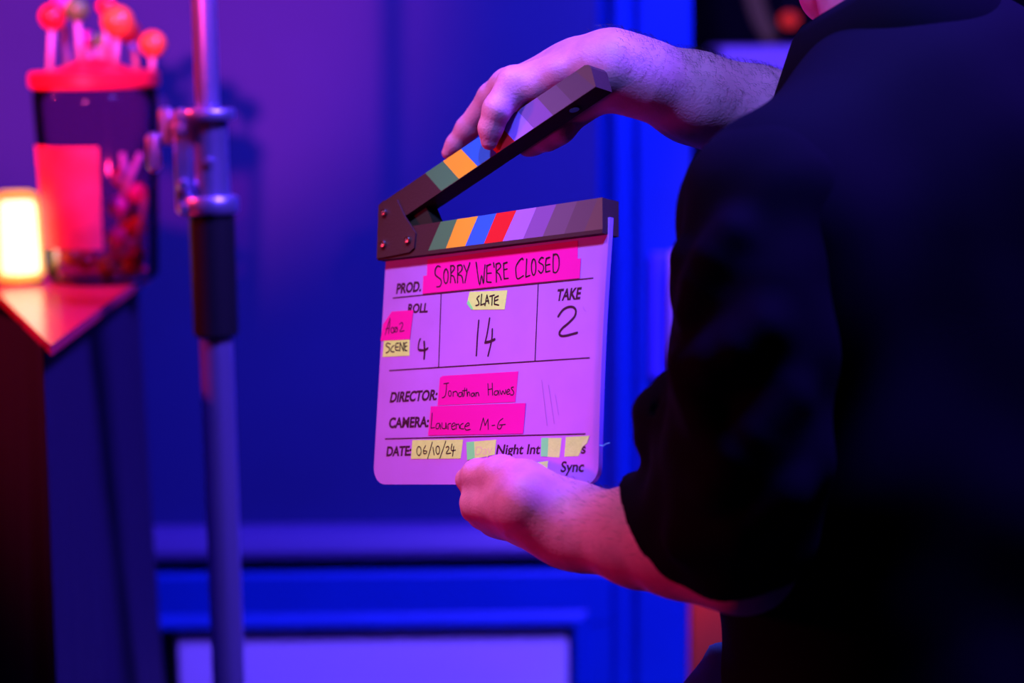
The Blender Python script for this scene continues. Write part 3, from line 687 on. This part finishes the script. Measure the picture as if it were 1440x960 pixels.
m = MB(); m.lathe((LXp + 0.003, LYp - 0.002, TZ), [(0, 0.014), (rl0 * 0.70, 0.014), (rl0 * 0.78, 0.022), (rl1 * 0.80, LHt - 0.022), (rl1 * 0.70, LHt - 0.014), (0, LHt - 0.014)], 32)
m.out('glowing_core', glow('warm_white_glow', (1.0, 0.93, 0.80), 3.0), tl, smooth=True, label='glowing warm white core')
m = MB(); m.lathe((LXp, LYp, TZ), [(0, 0.0003), (rl0 - 0.004, 0.0003), (rl0 - 0.003, 0.0055), (0, 0.0055)], 32); m.out('lamp_base', mat('brass_base', (0.6, 0.35, 0.1), 0.35, metal=0.9), tl)

# ================================================================== PANEL LOW ON THE WALL, THINGS THROUGH THE DOORWAY
wp = MB(); zp = zo - 0.001; wp.box(xs(250, 3.06, 900), xs(799, 3.06, 900), 3.045, 3.085, 0.0, zp, bev=0.005)
tag(wp.out('white_board', mat('white_board_paint', (0.78, 0.62, 0.95), 0.55, 0.3)), 'plain whitish board standing low against the blue panelling', 'board')
wq = MB(); wq.box(xs(425, 3.035, 886), xs(528, 3.035, 886), 3.0435, 3.0448, zo - 0.012, zo - 0.0025)
tag(wq.out('paper_strip', mat('paper_strip', (0.4, 0.25, 0.6), 0.7)), 'thin pale paper strip stuck along the top edge of the whitish board', 'paper')

FY = 4.30
# table in the dark room behind, carrying the white box
fz = W(1060, 150, FY)[2]
ft = empty('work_table', (W(1100, 100, FY)[0], FY, 0), 'dark table in the unlit room beyond the doorway', 'table')
cx = W(1100, 100, FY)[0]
m = MB(); m.box(cx - 0.35, cx + 0.45, FY - 0.2, FY + 0.25, fz - 0.03, fz, bev=0.004); m.out('tabletop', mat('dark_wood', (0.02, 0.01, 0.012), 0.6), ft)
for dx in (-0.31, 0.41):
    for dy in (-0.16, 0.21):
        m = MB(); m.box(cx + dx - 0.02, cx + dx + 0.02, FY + dy - 0.02, FY + dy + 0.02, 0, fz - 0.031); m.out('leg', MATS['dark_wood'], ft)
m = MB(); bx0, bx1 = W(1012, 90, FY - 0.15)[0], W(1160, 90, FY - 0.15)[0]
bz = W(1060, 67, FY - 0.15)[2]
m.box(bx0, bx1, FY - 0.15, FY + 0.13, fz + 0.0005, bz, bev=0.008)
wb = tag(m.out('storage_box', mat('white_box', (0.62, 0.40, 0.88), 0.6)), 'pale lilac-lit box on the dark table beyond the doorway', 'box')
m = MB(); m.box(bx0 - 0.004, bx1 + 0.004, FY - 0.154, FY + 0.134, bz + 0.0004, bz + 0.012, bev=0.003)
# olive strap hanging in the dark, and a red lamp
HY = 4.7
m = MB(); pts = [W(x_, y_, HY) for x_, y_ in ((1010, -1150), (1040, -160), (1062, 0), (1072, 30), (1084, 50), (1094, 66), (1100, 90))]
L_, R_ = [], []
for i, p in enumerate(pts):
    wd = W(720 + 26, 480, HY)[0] - W(720, 480, HY)[0]
    L_.append(p + np.array([-wd / 2, 0, 0])); R_.append(p + np.array([wd / 2, 0.02, 0]))
n = len(pts); vs = L_ + R_ + [p + np.array([0, 0.012, 0]) for p in L_] + [p + np.array([0, 0.012, 0]) for p in R_]
fs = []
for i in range(n - 1):
    fs += [(i, i + 1, n + i + 1, n + i), (2 * n + i, 3 * n + i, 3 * n + i + 1, 2 * n + i + 1), (i, 2 * n + i, 2 * n + i + 1, i + 1), (n + i, n + i + 1, 3 * n + i + 1, 3 * n + i)]
fs += [(0, n, 3 * n, 2 * n), (n - 1, 3 * n - 1, 4 * n - 1, 2 * n - 1)]
top = pts[0]
olive = mat('olive_cloth', (0.38, 0.30, 0.07), 0.8)
o = mk('hanging_strap', vs, fs, olive, smooth=True); tag(o, 'dim olive cloth strap hanging in the dark doorway', 'strap')
RY = 4.6
rp = W(1110, 28, RY); rr = 13 * RY / F
rlamp = empty('pendant_lamp', rp, 'small red glowing lamp hanging in the dark doorway near the collar', 'lamp')
m = MB(); m.lathe(rp, [(a, b * 0.8) for a, b in ball(rr, 14)], 24); m.out('bulb', glow('red_glow', (0.9, 0.03, 0.015), 0.5), rlamp, smooth=True)
m = MB(); m.lathe(rp, [(0, rr * 0.78), (0.012, rr * 0.78), (0.012, rr * 0.78 + 0.03), (0, rr * 0.78 + 0.03)], 18)
m.tube([rp + np.array([0, 0, rr]), [rp[0], rp[1], 3.1]], 0.003, 8); m.out('flex', mat('black_flex', (0.01, 0.01, 0.01), 0.6), rlamp)
# orange-red cupboard just past the door post
OY = 3.45
ox0, ox1 = W(960, 870, OY)[0], W(1150, 870, OY)[0]; oz = W(980, 790, OY)[2]
oc = empty('cupboard', ((ox0 + ox1) / 2, OY + 0.15, 0), 'low orange-red cupboard just past the blue door post', 'cupboard')
oc_m = mat('orange_red_paint', (0.80, 0.09, 0.02), 0.55)
m = MB(); m.box(ox0, ox1, OY, OY + 0.3, 0.0, oz, bev=0.004); m.out('carcass', oc_m, oc)
m = MB(); m.box(ox0 + 0.012, ox1 - 0.012, OY - 0.016, OY - 0.0005, 0.06, oz - 0.03, bev=0.003); dr = m.out('door', oc_m, oc)
m = MB(); m.lathe((ox1 - 0.04, OY - 0.0165, oz - 0.2), [(0.004, 0), (0.004, 0.012), (0.012, 0.018), (0.010, 0.026), (0, 0.028)], 18, axis=(0, -1, 0)); m.out('knob', steel, dr, smooth=True)

# ================================================================== THE PERSON
pe = P(1270, 960, 1.58)
person = empty('person', (pe[0], pe[1], 0), 'person in a loose black shirt with rolled sleeves, seen from behind, holding the clapperboard', 'person')
skin = mat('skin', (0.76, 0.19, 0.42), 0.5, 0.35, noise=0.10, nscale=60, bump=0.25, bscale=420, sss=0.0)
C3 = lambda px, py, d, r: (P(px, py, d), R(r, d))
def K(lst): return [(P(x_, y_, d_), r_ * d_ / F) for x_, y_, d_, r_ in lst]      # radius in photo pixels at that distance
def KB(lst): return [(B(x_, y_, n_), r_ * 0.00063) for x_, y_, n_, r_ in lst]   # placed by distance from the slate's face

# right arm and hand (on the upper stick)
wr_d = float((B(861, 92, -0.040) - CAM) @ CF)
armR = chain([(B(861, 93, -0.040), 0.0283)] + K([(905, 110, wr_d + 0.012, 53), (975, 137, wr_d + 0.04, 63), (1060, 165, wr_d + 0.075, 71), (1190, 205, wr_d + 0.13, 74)]), 0.010)
palmR = blend([chain(KB([(861, 92, -0.040, 44), (815, 94, -0.036, 35), (712, 118, -0.022, 20)]), 0.02),
               chain(KB([(855, 96, -0.045, 42), (800, 104, -0.046, 34), (736, 118, -0.042, 22)]), 0.02),
               chain(KB([(855, 100, -0.050, 42), (800, 108, -0.056, 32), (766, 122, -0.056, 22)]), 0.02),
               chain(KB([(855, 105, -0.052, 40), (795, 125, -0.064, 28)]), 0.02)], 0.016)
thR = chain(KB([(835, 96, -0.030, 30), (762, 110, -0.008, 26), (722, 116, 0.012, 23), (699, 154, 0.0225, 20), (690, 180, 0.0205, 17), (688, 199, 0.0180, 12.5)]), 0.006)
ixR = chain(KB([(712, 117, -0.020, 19.5), (690, 135, -0.022, 18.5), (657, 181, -0.024, 17), (640, 203, -0.022, 13.5), (630, 215, -0.020, 10)]), 0.006)
mdR = chain(KB([(736, 120, -0.042, 20), (728, 172, -0.056, 17), (742, 204, -0.036, 16)]), 0.006)
rgR = chain(KB([(766, 124, -0.056, 20), (752, 172, -0.064, 17), (768, 197, -0.036, 17)]), 0.006)
pkR = chain(KB([(795, 126, -0.064, 18), (785, 165, -0.064, 16), (790, 186, -0.036, 16)]), 0.006)
heel = blend([chain(KB([(850, 118, -0.050, 34), (786, 176, -0.044, 21), (752, 196, -0.042, 18)]), 0.01), chain(KB([(838, 112, -0.044, 42), (795, 134, -0.042, 38), (752, 152, -0.037, 30)]), 0.01)], 0.01)
web = chain(KB([(826, 86, -0.018, 25), (786, 102, -0.007, 21), (750, 125, 0.000, 20), (727, 134, 0.007, 17.5)]), 0.006)
fingR = blend([mdR, rgR, pkR, heel], 0.012)
handR = blend([blend([armR, palmR], 0.02), fingR], 0.008)
handR = blend([handR, ixR], 0.010); handR = blend([handR, blend([thR, web], 0.012)], 0.010)
# left arm and hand (pinching the lower edge)
armL = chain(K([(795, 736, 1.615, 46), (830, 746, 1.595, 55), (900, 754, 1.56, 71), (960, 765, 1.525, 75), (1040, 785, 1.48, 80)]), 0.010)
palmL = blend([chain([(P(795, 730, 1.615), R(47, 1.615))] + KB([(745, 702, 0.036, 36), (672, 707, 0.020, 24)]), 0.02),
               chain([(P(795, 734, 1.615), R(46, 1.615))] + KB([(745, 712, 0.026, 36), (680, 718, 0.002, 23)]), 0.02),
               chain([(P(797, 738, 1.62), R(44, 1.62))] + KB([(750, 722, 0.010, 34), (695, 730, -0.018, 22)]), 0.02),
               chain([(P(798, 742, 1.62), R(42, 1.62))] + KB([(755, 730, -0.004, 30), (715, 738, -0.034, 20)]), 0.02)], 0.018)
thL = chain([(P(785, 722, 1.61), R(32, 1.61))] + KB([(736, 676, 0.034, 28), (705, 669, 0.028, 28), (672, 668, 0.022, 22), (657, 674, 0.0155, 17.5)]), 0.006)
ixL = chain(KB([(672, 705, 0.018, 23), (667, 697, -0.006, 17), (663, 688, -0.024, 14), (690, 672, -0.020, 13), (712, 668, -0.0145, 11.5)]), 0.006)
mdL = chain(KB([(680, 718, 0.002, 23), (666, 716, -0.030, 17), (700, 700, -0.042, 15), (725, 695, -0.030, 13)]), 0.006)
rgL = chain(KB([(695, 730, -0.018, 21), (684, 727, -0.048, 16), (715, 712, -0.055, 14), (740, 708, -0.040, 13)]), 0.006)
pkL = chain(KB([(715, 738, -0.034, 19), (708, 733, -0.060, 14), (735, 722, -0.064, 13), (755, 720, -0.05, 12)]), 0.006)
palmL = blend([palmL, cap(B(768, 724, 0.022), B(702, 714, 0.002), 0.0225, 0.0175)], 0.012)
fingL = blend([ixL, mdL, rgL, pkL], 0.003)
handL = blend([blend([armL, palmL], 0.022), fingL], 0.006); handL = blend([handL, thL], 0.008)

SHL = P(1098, 262, 1.49); sd = np.array([0.77, 0.64, 0]); fw = np.array([-0.64, 0.77, 0]); up = np.array([0, 0, 1.0])
SHR = SHL + sd * 0.37 + up * 0.01
mid = (SHL + SHR) / 2
NB_ = mid + up * 0.09 + fw * 0.02                     # base of the neck
HD = P(1216, -176, 1.66)                              # middle of the head
ELB = P(1045, 787, 1.475)
ELR = P(1190, 205, wr_d + 0.13)
hipz = 0.93
HIP = mid * [1, 1, 0] + up * hipz - fw * 0.0
parts = [chain([(SHL, 0.055), (P(1070, 520, 1.46), 0.047), (ELB, 0.044)], 0.02), chain([(SHR, 0.055), ((SHR + ELR) / 2 - up * 0.05, 0.047), (ELR, 0.044)], 0.02),
         cap(mid - up * 0.10, mid - up * 0.25, 0.160, 0.155, fw, 0.66), cap(mid - up * 0.25, HIP + up * 0.05, 0.150, 0.160, fw, 0.70),
         chain([(SHL, 0.055), (mid + up * 0.03, 0.075), (SHR, 0.055)], 0.03),
         chain([(NB_ - up * 0.05, 0.066), (NB_ + up * 0.05 + fw * 0.02, 0.060), (HD - up * 0.05, 0.058)], 0.02)]
for sg in (-1, 1):
    hp = HIP + sd * 0.09 * sg - up * 0.04
    kn = np.array([*(hp + fw * 0.03)[:2], 0.50]); an = np.array([*(hp - fw * 0.02)[:2], 0.085])
    parts += [chain([(hp, 0.085), (kn, 0.058), (kn - up * 0.14 - fw * 0.015, 0.055), (an, 0.040)], 0.03), chain([(an - up * 0.03, 0.040), (an - up * 0.05 + fw * 0.14, 0.028)], 0.02)]
bodyf = blend(parts, 0.035)
# head: skull, jaw, chin, nose, brow, ears
hf = fw * 0.94 - up * 0.30; hf /= np.linalg.norm(hf); hu = up - hf * (up @ hf); hu /= np.linalg.norm(hu); hs = np.cross(hf, hu)
hp_ = lambda f_, u_, s_=0.0: HD + hf * f_ + hu * u_ + hs * s_
headf = blend([cap(hp_(-0.028, 0.048), hp_(0.012, 0.045), 0.080, 0.074), cap(hp_(0.030, 0.030), hp_(0.042, -0.060), 0.060, 0.042), cap(hp_(0.062, -0.092, -0.010), hp_(0.062, -0.092, 0.010), 0.022, 0.022),
               cap(hp_(-0.005, -0.040, -0.050), hp_(0.050, -0.085, -0.018), 0.022, 0.020), cap(hp_(-0.005, -0.040, 0.050), hp_(0.050, -0.085, 0.018), 0.022, 0.020),
               cap(hp_(-0.01, -0.05), hp_(-0.035, -0.14), 0.060, 0.060), cap(hp_(0.035, -0.055, -0.030), hp_(0.052, -0.015, -0.040), 0.026, 0.020), cap(hp_(0.035, -0.055, 0.030), hp_(0.052, -0.015, 0.040), 0.026, 0.020)], 0.022)
feat = blend([cap(hp_(0.090, 0.020), hp_(0.108, -0.022), 0.008, 0.010), cap(hp_(0.098, -0.028, -0.009), hp_(0.098, -0.028, 0.009), 0.008, 0.008), cap(hp_(0.074, 0.032, -0.046), hp_(0.080, 0.036, -0.012), 0.011, 0.010), cap(hp_(0.074, 0.032, 0.046), hp_(0.080, 0.036, 0.012), 0.011, 0.010)], 0.008)
lids = blend([cap(hp_(0.083, 0.019, s_ * 0.020), hp_(0.080, 0.019, s_ * 0.044), 0.0055, 0.0055) for s_ in (-1, 1)] + [cap(hp_(0.082, 0.002, s_ * 0.022), hp_(0.079, 0.003, s_ * 0.043), 0.0045, 0.0045) for s_ in (-1, 1)], 0.0)
lips = blend([cap(hp_(0.079, -0.056, -0.016), hp_(0.083, -0.055, 0), 0.006, 0.0075), cap(hp_(0.083, -0.055, 0), hp_(0.079, -0.056, 0.016), 0.0075, 0.006), cap(hp_(0.078, -0.067, -0.013), hp_(0.081, -0.067, 0.0), 0.006, 0.008), cap(hp_(0.081, -0.067, 0.0), hp_(0.078, -0.067, 0.013), 0.008, 0.006)], 0.0015)
ears = blend([cap(hp_(-0.012, 0.028, s_ * 0.076), hp_(-0.004, -0.018, s_ * 0.070), 0.017, 0.011, hs, 0.45) for s_ in (-1, 1)], 0.0)
eyes = blend([cap(hp_(0.083, 0.012, s_ * 0.031), hp_(0.083, 0.012, s_ * 0.033), 0.013, 0.013) for s_ in (-1, 1)], 0.0)
_h = blend([blend([blend([headf, feat], 0.012), lips], 0.005), ears], 0.008)
def headx(X): return smin(np.maximum(_h(X), -eyes(X) - 0.004), lids(X), 0.004)
headx.bb = _h.bb
VR, VL = nets(handR, 0.0017), nets(handL, 0.0017)
VF = join(VR, VL, nets(bodyf, 0.009), nets(headx, 0.0030))
body = mk('body', *VF, skin, person, smooth=True)
def hairs(V, ax0, ax1, n, lo, hi):
    "fine short hairs leaning along the forearm towards the hand"
    a = ax1 - ax0; L_ = np.linalg.norm(a); a = a / L_
    t = (V - ax0) @ a / L_; c = V - ax0 - np.outer((V - ax0) @ a, a); c /= np.linalg.norm(c, axis=1)[:, None] + 1e-9
    ok = np.where((t > lo) & (t < hi) & (c @ (up * 0.9 - CF * 0.3) > 0.15))[0]
    vs, fs = [], []
    for i in RNG.choice(ok, min(n, len(ok)), replace=False):
        p, nr_ = V[i], c[i]; ln = RNG.uniform(0.006, 0.013); sw = RNG.normal(0, 0.25, 3)
        d1 = a * 0.9 + nr_ * 0.55 + sw * 0.5; d2 = a * 1.0 - nr_ * 0.05 + sw - up * 0.25
        d1 /= np.linalg.norm(d1); d2 /= np.linalg.norm(d2)
        q = [p - nr_ * 0.0008, p + d1 * ln * 0.45, p + d1 * ln * 0.45 + d2 * ln * 0.55]
        s1 = np.cross(a, nr_); b = len(vs)
        for k, r_h in enumerate((0.00011, 0.00009)): vs += [q[k] + s1 * r_h, q[k] - s1 * r_h * 0.5 + nr_ * r_h, q[k] - s1 * r_h * 0.5 - nr_ * r_h]
        vs.append(q[2])
        fs += [(b + k, b + (k + 1) % 3, b + 3 + (k + 1) % 3, b + 3 + k) for k in range(3)] + [(b + 3 + k, b + 3 + (k + 1) % 3, b + 6) for k in range(3)]
    return vs, fs
hm = mat('dark_arm_hair', (0.03, 0.012, 0.012), 0.6)
m = MB(); m.add(*hairs(VR[0], P(1190, 205, wr_d + 0.13), B(861, 93, -0.040), 1700, 0.20, 1.05))
m.add(*hairs(VL[0], P(1040, 785, 1.48), P(795, 738, 1.615), 420, 0.25, 1.0))
o = m.out('arm_hair', hm, person, label='short dark hair on the forearms'); o['kind'] = 'stuff'
m = MB()
for s_ in (-1, 1):
    m = MB(); pf_ = ball(0.0120, 24); m.lathe(hp_(0.073, 0.012, s_ * 0.032), pf_[:19], 20, axis=hf); m.lathe(hp_(0.073, 0.012, s_ * 0.032), pf_[18:22], 20, m=1, axis=hf); m.lathe(hp_(0.073, 0.012, s_ * 0.032), pf_[21:], 20, m=2, axis=hf)
    m.out('eye', [mat('eye_white', (0.7, 0.6, 0.6), 0.3), mat('brown_iris', (0.10, 0.05, 0.03), 0.25), mat('black_pupil', (0.004, 0.004, 0.004), 0.2)], person, smooth=True)
    m = MB(); bp_ = [hp_(0.098, 0.044, s_ * 0.010), hp_(0.098, 0.049, s_ * 0.026), hp_(0.088, 0.046, s_ * 0.046)]
    m.tube(bp_, [0.0035, 0.0045, 0.002], 8); m.out('eyebrow', mat('dark_brow', (0.02, 0.012, 0.01), 0.7), person, smooth=True)
hairf0 = cap(hp_(-0.035, 0.055), hp_(0.0, 0.055), 0.094, 0.090); hairf1 = cap(hp_(-0.05, -0.01), hp_(-0.05, 0.03), 0.082, 0.085)
_hr = blend([hairf0, hairf1], 0.02)
def hairx(X):
    q = (X - HD.astype(np.float32)); a_ = q @ hf.astype(np.float32); b_ = q @ hu.astype(np.float32)
    nz = 0.0022 * np.sin(b_ * 330 + 40 * np.sin(a_ * 21)) + 0.0015 * np.sin(a_ * 410 + X[..., 0] * 230)
    return np.maximum(np.maximum(_hr(X) + nz, (a_ - 0.045) * 0.8 - np.maximum(b_ - 0.05, 0) * 0.6), -(b_ + 0.045) - np.maximum(-a_ - 0.02, 0) * 0.4)
hairx.bb = _hr.bb
mk('hair', *nets(hairx, 0.004), mat('dark_hair', (0.02, 0.012, 0.01), 0.6, bump=0.5, bscale=300), person, smooth=True)

# shirt ------------------------------------------------------------
shirt_m = mat('black_cotton', (0.0052, 0.0020, 0.0115), 0.85, 0.05, bump=0.25, bscale=900, sheen=0.0)
slv = blend([chain(K([(1124, 268, 1.50, 86), (1078, 292, 1.47, 106), (1060, 402, 1.45, 98), (1060, 500, 1.45, 106), (1050, 640, 1.455, 107), (1040, 735, 1.47, 98)]), 0.03),
             chain(K([(1040, 735, 1.475, 96), (985, 738, 1.51, 84), (905, 735, 1.55, 78)]), 0.02)], 0.03)
def surf(f, px, py, d0=1.2):
    "distance along the view axis at which the line through a photo point meets a surface"
    d = d0
    for _ in range(120):
        v = float(f(P(px, py, d)[None].astype(np.float32))[0])
        if v < 0.0006: return d
        d += v * 0.8
    return None
def ridge(f, pts, rise):
    o = []
    for px, py, rp in pts:
        r = rp * 1.43 / F; d = surf(f, px, py)
        if d is None or d > 1.52: d = 1.46
        o.append((P(px, py, d + r - rise), r))
    return chain(o, 0.004)
folds = blend([ridge(slv, [(1030, 330, 14), (1005, 365, 17), (985, 405, 17), (968, 440, 12)], 0.006),
               ridge(slv, [(1075, 462, 16), (1040, 492, 20), (1000, 510, 22), (962, 516, 16)], 0.006), ridge(slv, [(972, 545, 14), (992, 590, 20), (1022, 640, 16)], 0.005),
               ridge(slv, [(1110, 560, 18), (1060, 610, 24), (1010, 690, 20)], 0.004), ridge(slv, [(1105, 700, 18), (1040, 745, 22), (960, 770, 16)], 0.004)], 0.008)
bump_ = chain(K([(982, 372, 1.45, 43), (980, 408, 1.45, 40), (994, 434, 1.45, 26)]), 0.01)
cuff = blend([chain(K([(948, 545, 1.505, 24), (925, 580, 1.51, 28), (928, 618, 1.52, 32), (938, 670, 1.53, 40), (945, 720, 1.535, 50)]), 0.01),
              chain(K([(960, 600, 1.49, 44), (975, 690, 1.49, 60)]), 0.01)], 0.014)
dimple = chain(K([(926, 556, 1.485, 9), (921, 578, 1.487, 10)]), 0.01)
cutp = P(903, 714, 1.555); cutn = -0.80 * CR - 0.50 * CU + 0.33 * CF; cutn /= np.linalg.norm(cutn)
_sl0 = blend([blend([blend([slv, bump_], 0.01), cuff], 0.014), folds], 0.028)
def wrk(X, amp, s=1.0):
    x_, y_, z_ = X[..., 0] * s, X[..., 1] * s, X[..., 2] * s
    a_ = np.sin(38 * z_ + 17 * x_ + 3 * np.sin(21 * x_ + 9 * y_)) * np.sin(19 * y_ - 11 * z_ + 2 * np.sin(15 * z_))
    b_ = np.sin(71 * x_ - 40 * z_ + 2 * np.sin(33 * y_)) * np.sin(29 * z_ + 44 * y_)
    return amp * (a_ + 0.45 * b_)
bore = chain(K([(1040, 785, 1.49, 64), (985, 765, 1.52, 70), (905, 748, 1.555, 70), (860, 742, 1.575, 70)]), 0.02)
cn32 = cutn.astype(np.float32); cp32 = cutp.astype(np.float32)
def sleeve(X):
    d = np.maximum(_sl0(X), -dimple(X)) + wrk(X, 0.0028)
    # the rolled cuff ends on a slanting plane across the forearm, and is hollow just inside it
    e = (X - cp32) @ cn32
    d = np.maximum(d, e)
    return np.maximum(d, -np.maximum(bore(X), -(e + 0.020)))
sleeve.bb = _sl0.bb
tor = [chain([(P(1096, 296, 1.485), R(90, 1.485)), (P(1176, 214, 1.53), R(84, 1.53)), (NB_ - up * 0.035, 0.060)], 0.03),
       chain([(SHR + up * 0.0, 0.072), ((SHR + mid) / 2 + up * 0.045, 0.062), (NB_ - up * 0.03, 0.062)], 0.03),
       cap(mid - up * 0.050 + sd * 0.022, mid - up * 0.26, 0.190, 0.185, fw, 0.70), cap(mid - up * 0.26, HIP + up * 0.02, 0.185, 0.195, fw, 0.76),
       chain([(SHR, 0.074), ((SHR + ELR) / 2 - up * 0.05, 0.075), (ELR + (SHR - ELR) * 0.12, 0.070)], 0.03),
       chain([(SHL - up * 0.03, 0.085), (SHL - up * 0.3 + sd * 0.06, 0.09)], 0.03)]
_t0 = blend([blend(tor, 0.05), blend([cap(mid - up * 0.10, mid - up * 0.25, 0.168, 0.163, fw, 0.68), chain([(SHL, 0.062), (mid + up * 0.03, 0.083), (SHR, 0.063)], 0.03)], 0.03)], 0.01)
neckcut = chain([(NB_ + up * 0.01 + fw * 0.01, 0.064), (NB_ + up * 0.16 + fw * 0.03, 0.070)], 0.01)
vcut = cap(NB_ + fw * 0.10 + up * 0.02, NB_ + fw * 0.14 - up * 0.10, 0.035, 0.012)
hem = float(HIP[2] - 0.10)
def torso(X):
    d = _t0(X) + wrk(X, 0.005, 0.55)
    d = np.maximum(d, hem + 0.01 * np.sin(X[..., 0] * 14) - X[..., 2])
    return np.maximum(np.maximum(d, -neckcut(X)), -vcut(X))
torso.bb = _t0.bb
shirt = mk('shirt', *nets(torso, 0.0065), shirt_m, person, smooth=True, label='loose black shirt body')
mk('sleeve', *nets(sleeve, 0.0032), shirt_m, shirt, smooth=True, label='rolled black sleeve of the near arm')
# collar: standing band folded over, open at the throat
m = MB(); vs = []; na = 44
for k in range(na + 1):
    a = math.radians(32 + (360 - 64) * k / na); t = k / na
    dirv = fw * math.cos(a) + sd * math.sin(a)
    fr = max(0, math.cos(a)) 
    c0 = NB_ + fw * (0.012 + 0.02 * fr)
    for (ro, zo_) in ((0.064, -0.012), (0.067, 0.022), (0.070, 0.036), (0.075, 0.038), (0.082, 0.028), (0.092 + 0.012 * fr, -0.010 - 0.03 * fr), (0.089 + 0.012 * fr, -0.013 - 0.03 * fr), (0.078, 0.020), (0.070, -0.014)):
        vs.append(c0 + dirv * ro + up * (zo_ + 0.034 * max(0, -math.cos(a - 0.5)) * (zo_ > 0.01) - 0.020 * fr + 0.004 * math.sin(a * 5)))
q_ = 9
fs = [(k * q_ + j, (k + 1) * q_ + j, (k + 1) * q_ + (j + 1) % q_, k * q_ + (j + 1) % q_) for k in range(na) for j in range(q_)] + [tuple(range(q_))[::-1], tuple(range(na * q_, na * q_ + q_))]
m.add(vs, fs); m.out('collar', shirt_m, shirt, smooth=True)
# trousers and shoes
tr = []
for sg in (-1, 1):
    hp = HIP + sd * 0.09 * sg - up * 0.04
    kn = np.array([*(hp + fw * 0.03)[:2], 0.50]); an = np.array([*(hp - fw * 0.02)[:2], 0.10])
    tr += [chain([(hp, 0.102), (kn, 0.080), (an, 0.072)], 0.03)]
_tr = blend(tr + [cap(HIP - up * 0.02, HIP + up * 0.06, 0.172, 0.168, fw, 0.78)], 0.03)
pk_ = chain(K([(1014, 925, 1.66, 26), (1008, 990, 1.66, 52), (1030, 1100, 1.66, 80)]), 0.02)
_tr2 = blend([_tr, pk_], 0.02)
def trou(X):
    d = _tr2(X) + wrk(X, 0.003, 0.7); return np.maximum(d, 0.045 - X[..., 2])
trou.bb = _tr2.bb
mk('trousers', *nets(trou, 0.008), mat('blue_denim', (0.02, 0.06, 0.45), 0.8, 0.15, bump=0.2, bscale=700), person, smooth=True, label='blue trousers')
for sg in (-1, 1):
    an = np.array([*(HIP + sd * 0.09 * sg - fw * 0.02)[:2], 0.055])
    sh = blend([chain([(an - up * 0.005 - fw * 0.03, 0.046), (an - up * 0.012 + fw * 0.06, 0.044), (an - up * 0.018 + fw * 0.15, 0.036)], 0.02), cap(an, an + up * 0.04, 0.050, 0.054)], 0.02)
    def shx(X, sh=sh): return np.maximum(sh(X), 0.001 - X[..., 2])
    shx.bb = sh.bb
    mk('shoe', *nets(shx, 0.005), mat('black_leather', (0.015, 0.012, 0.014), 0.45), person, smooth=True)
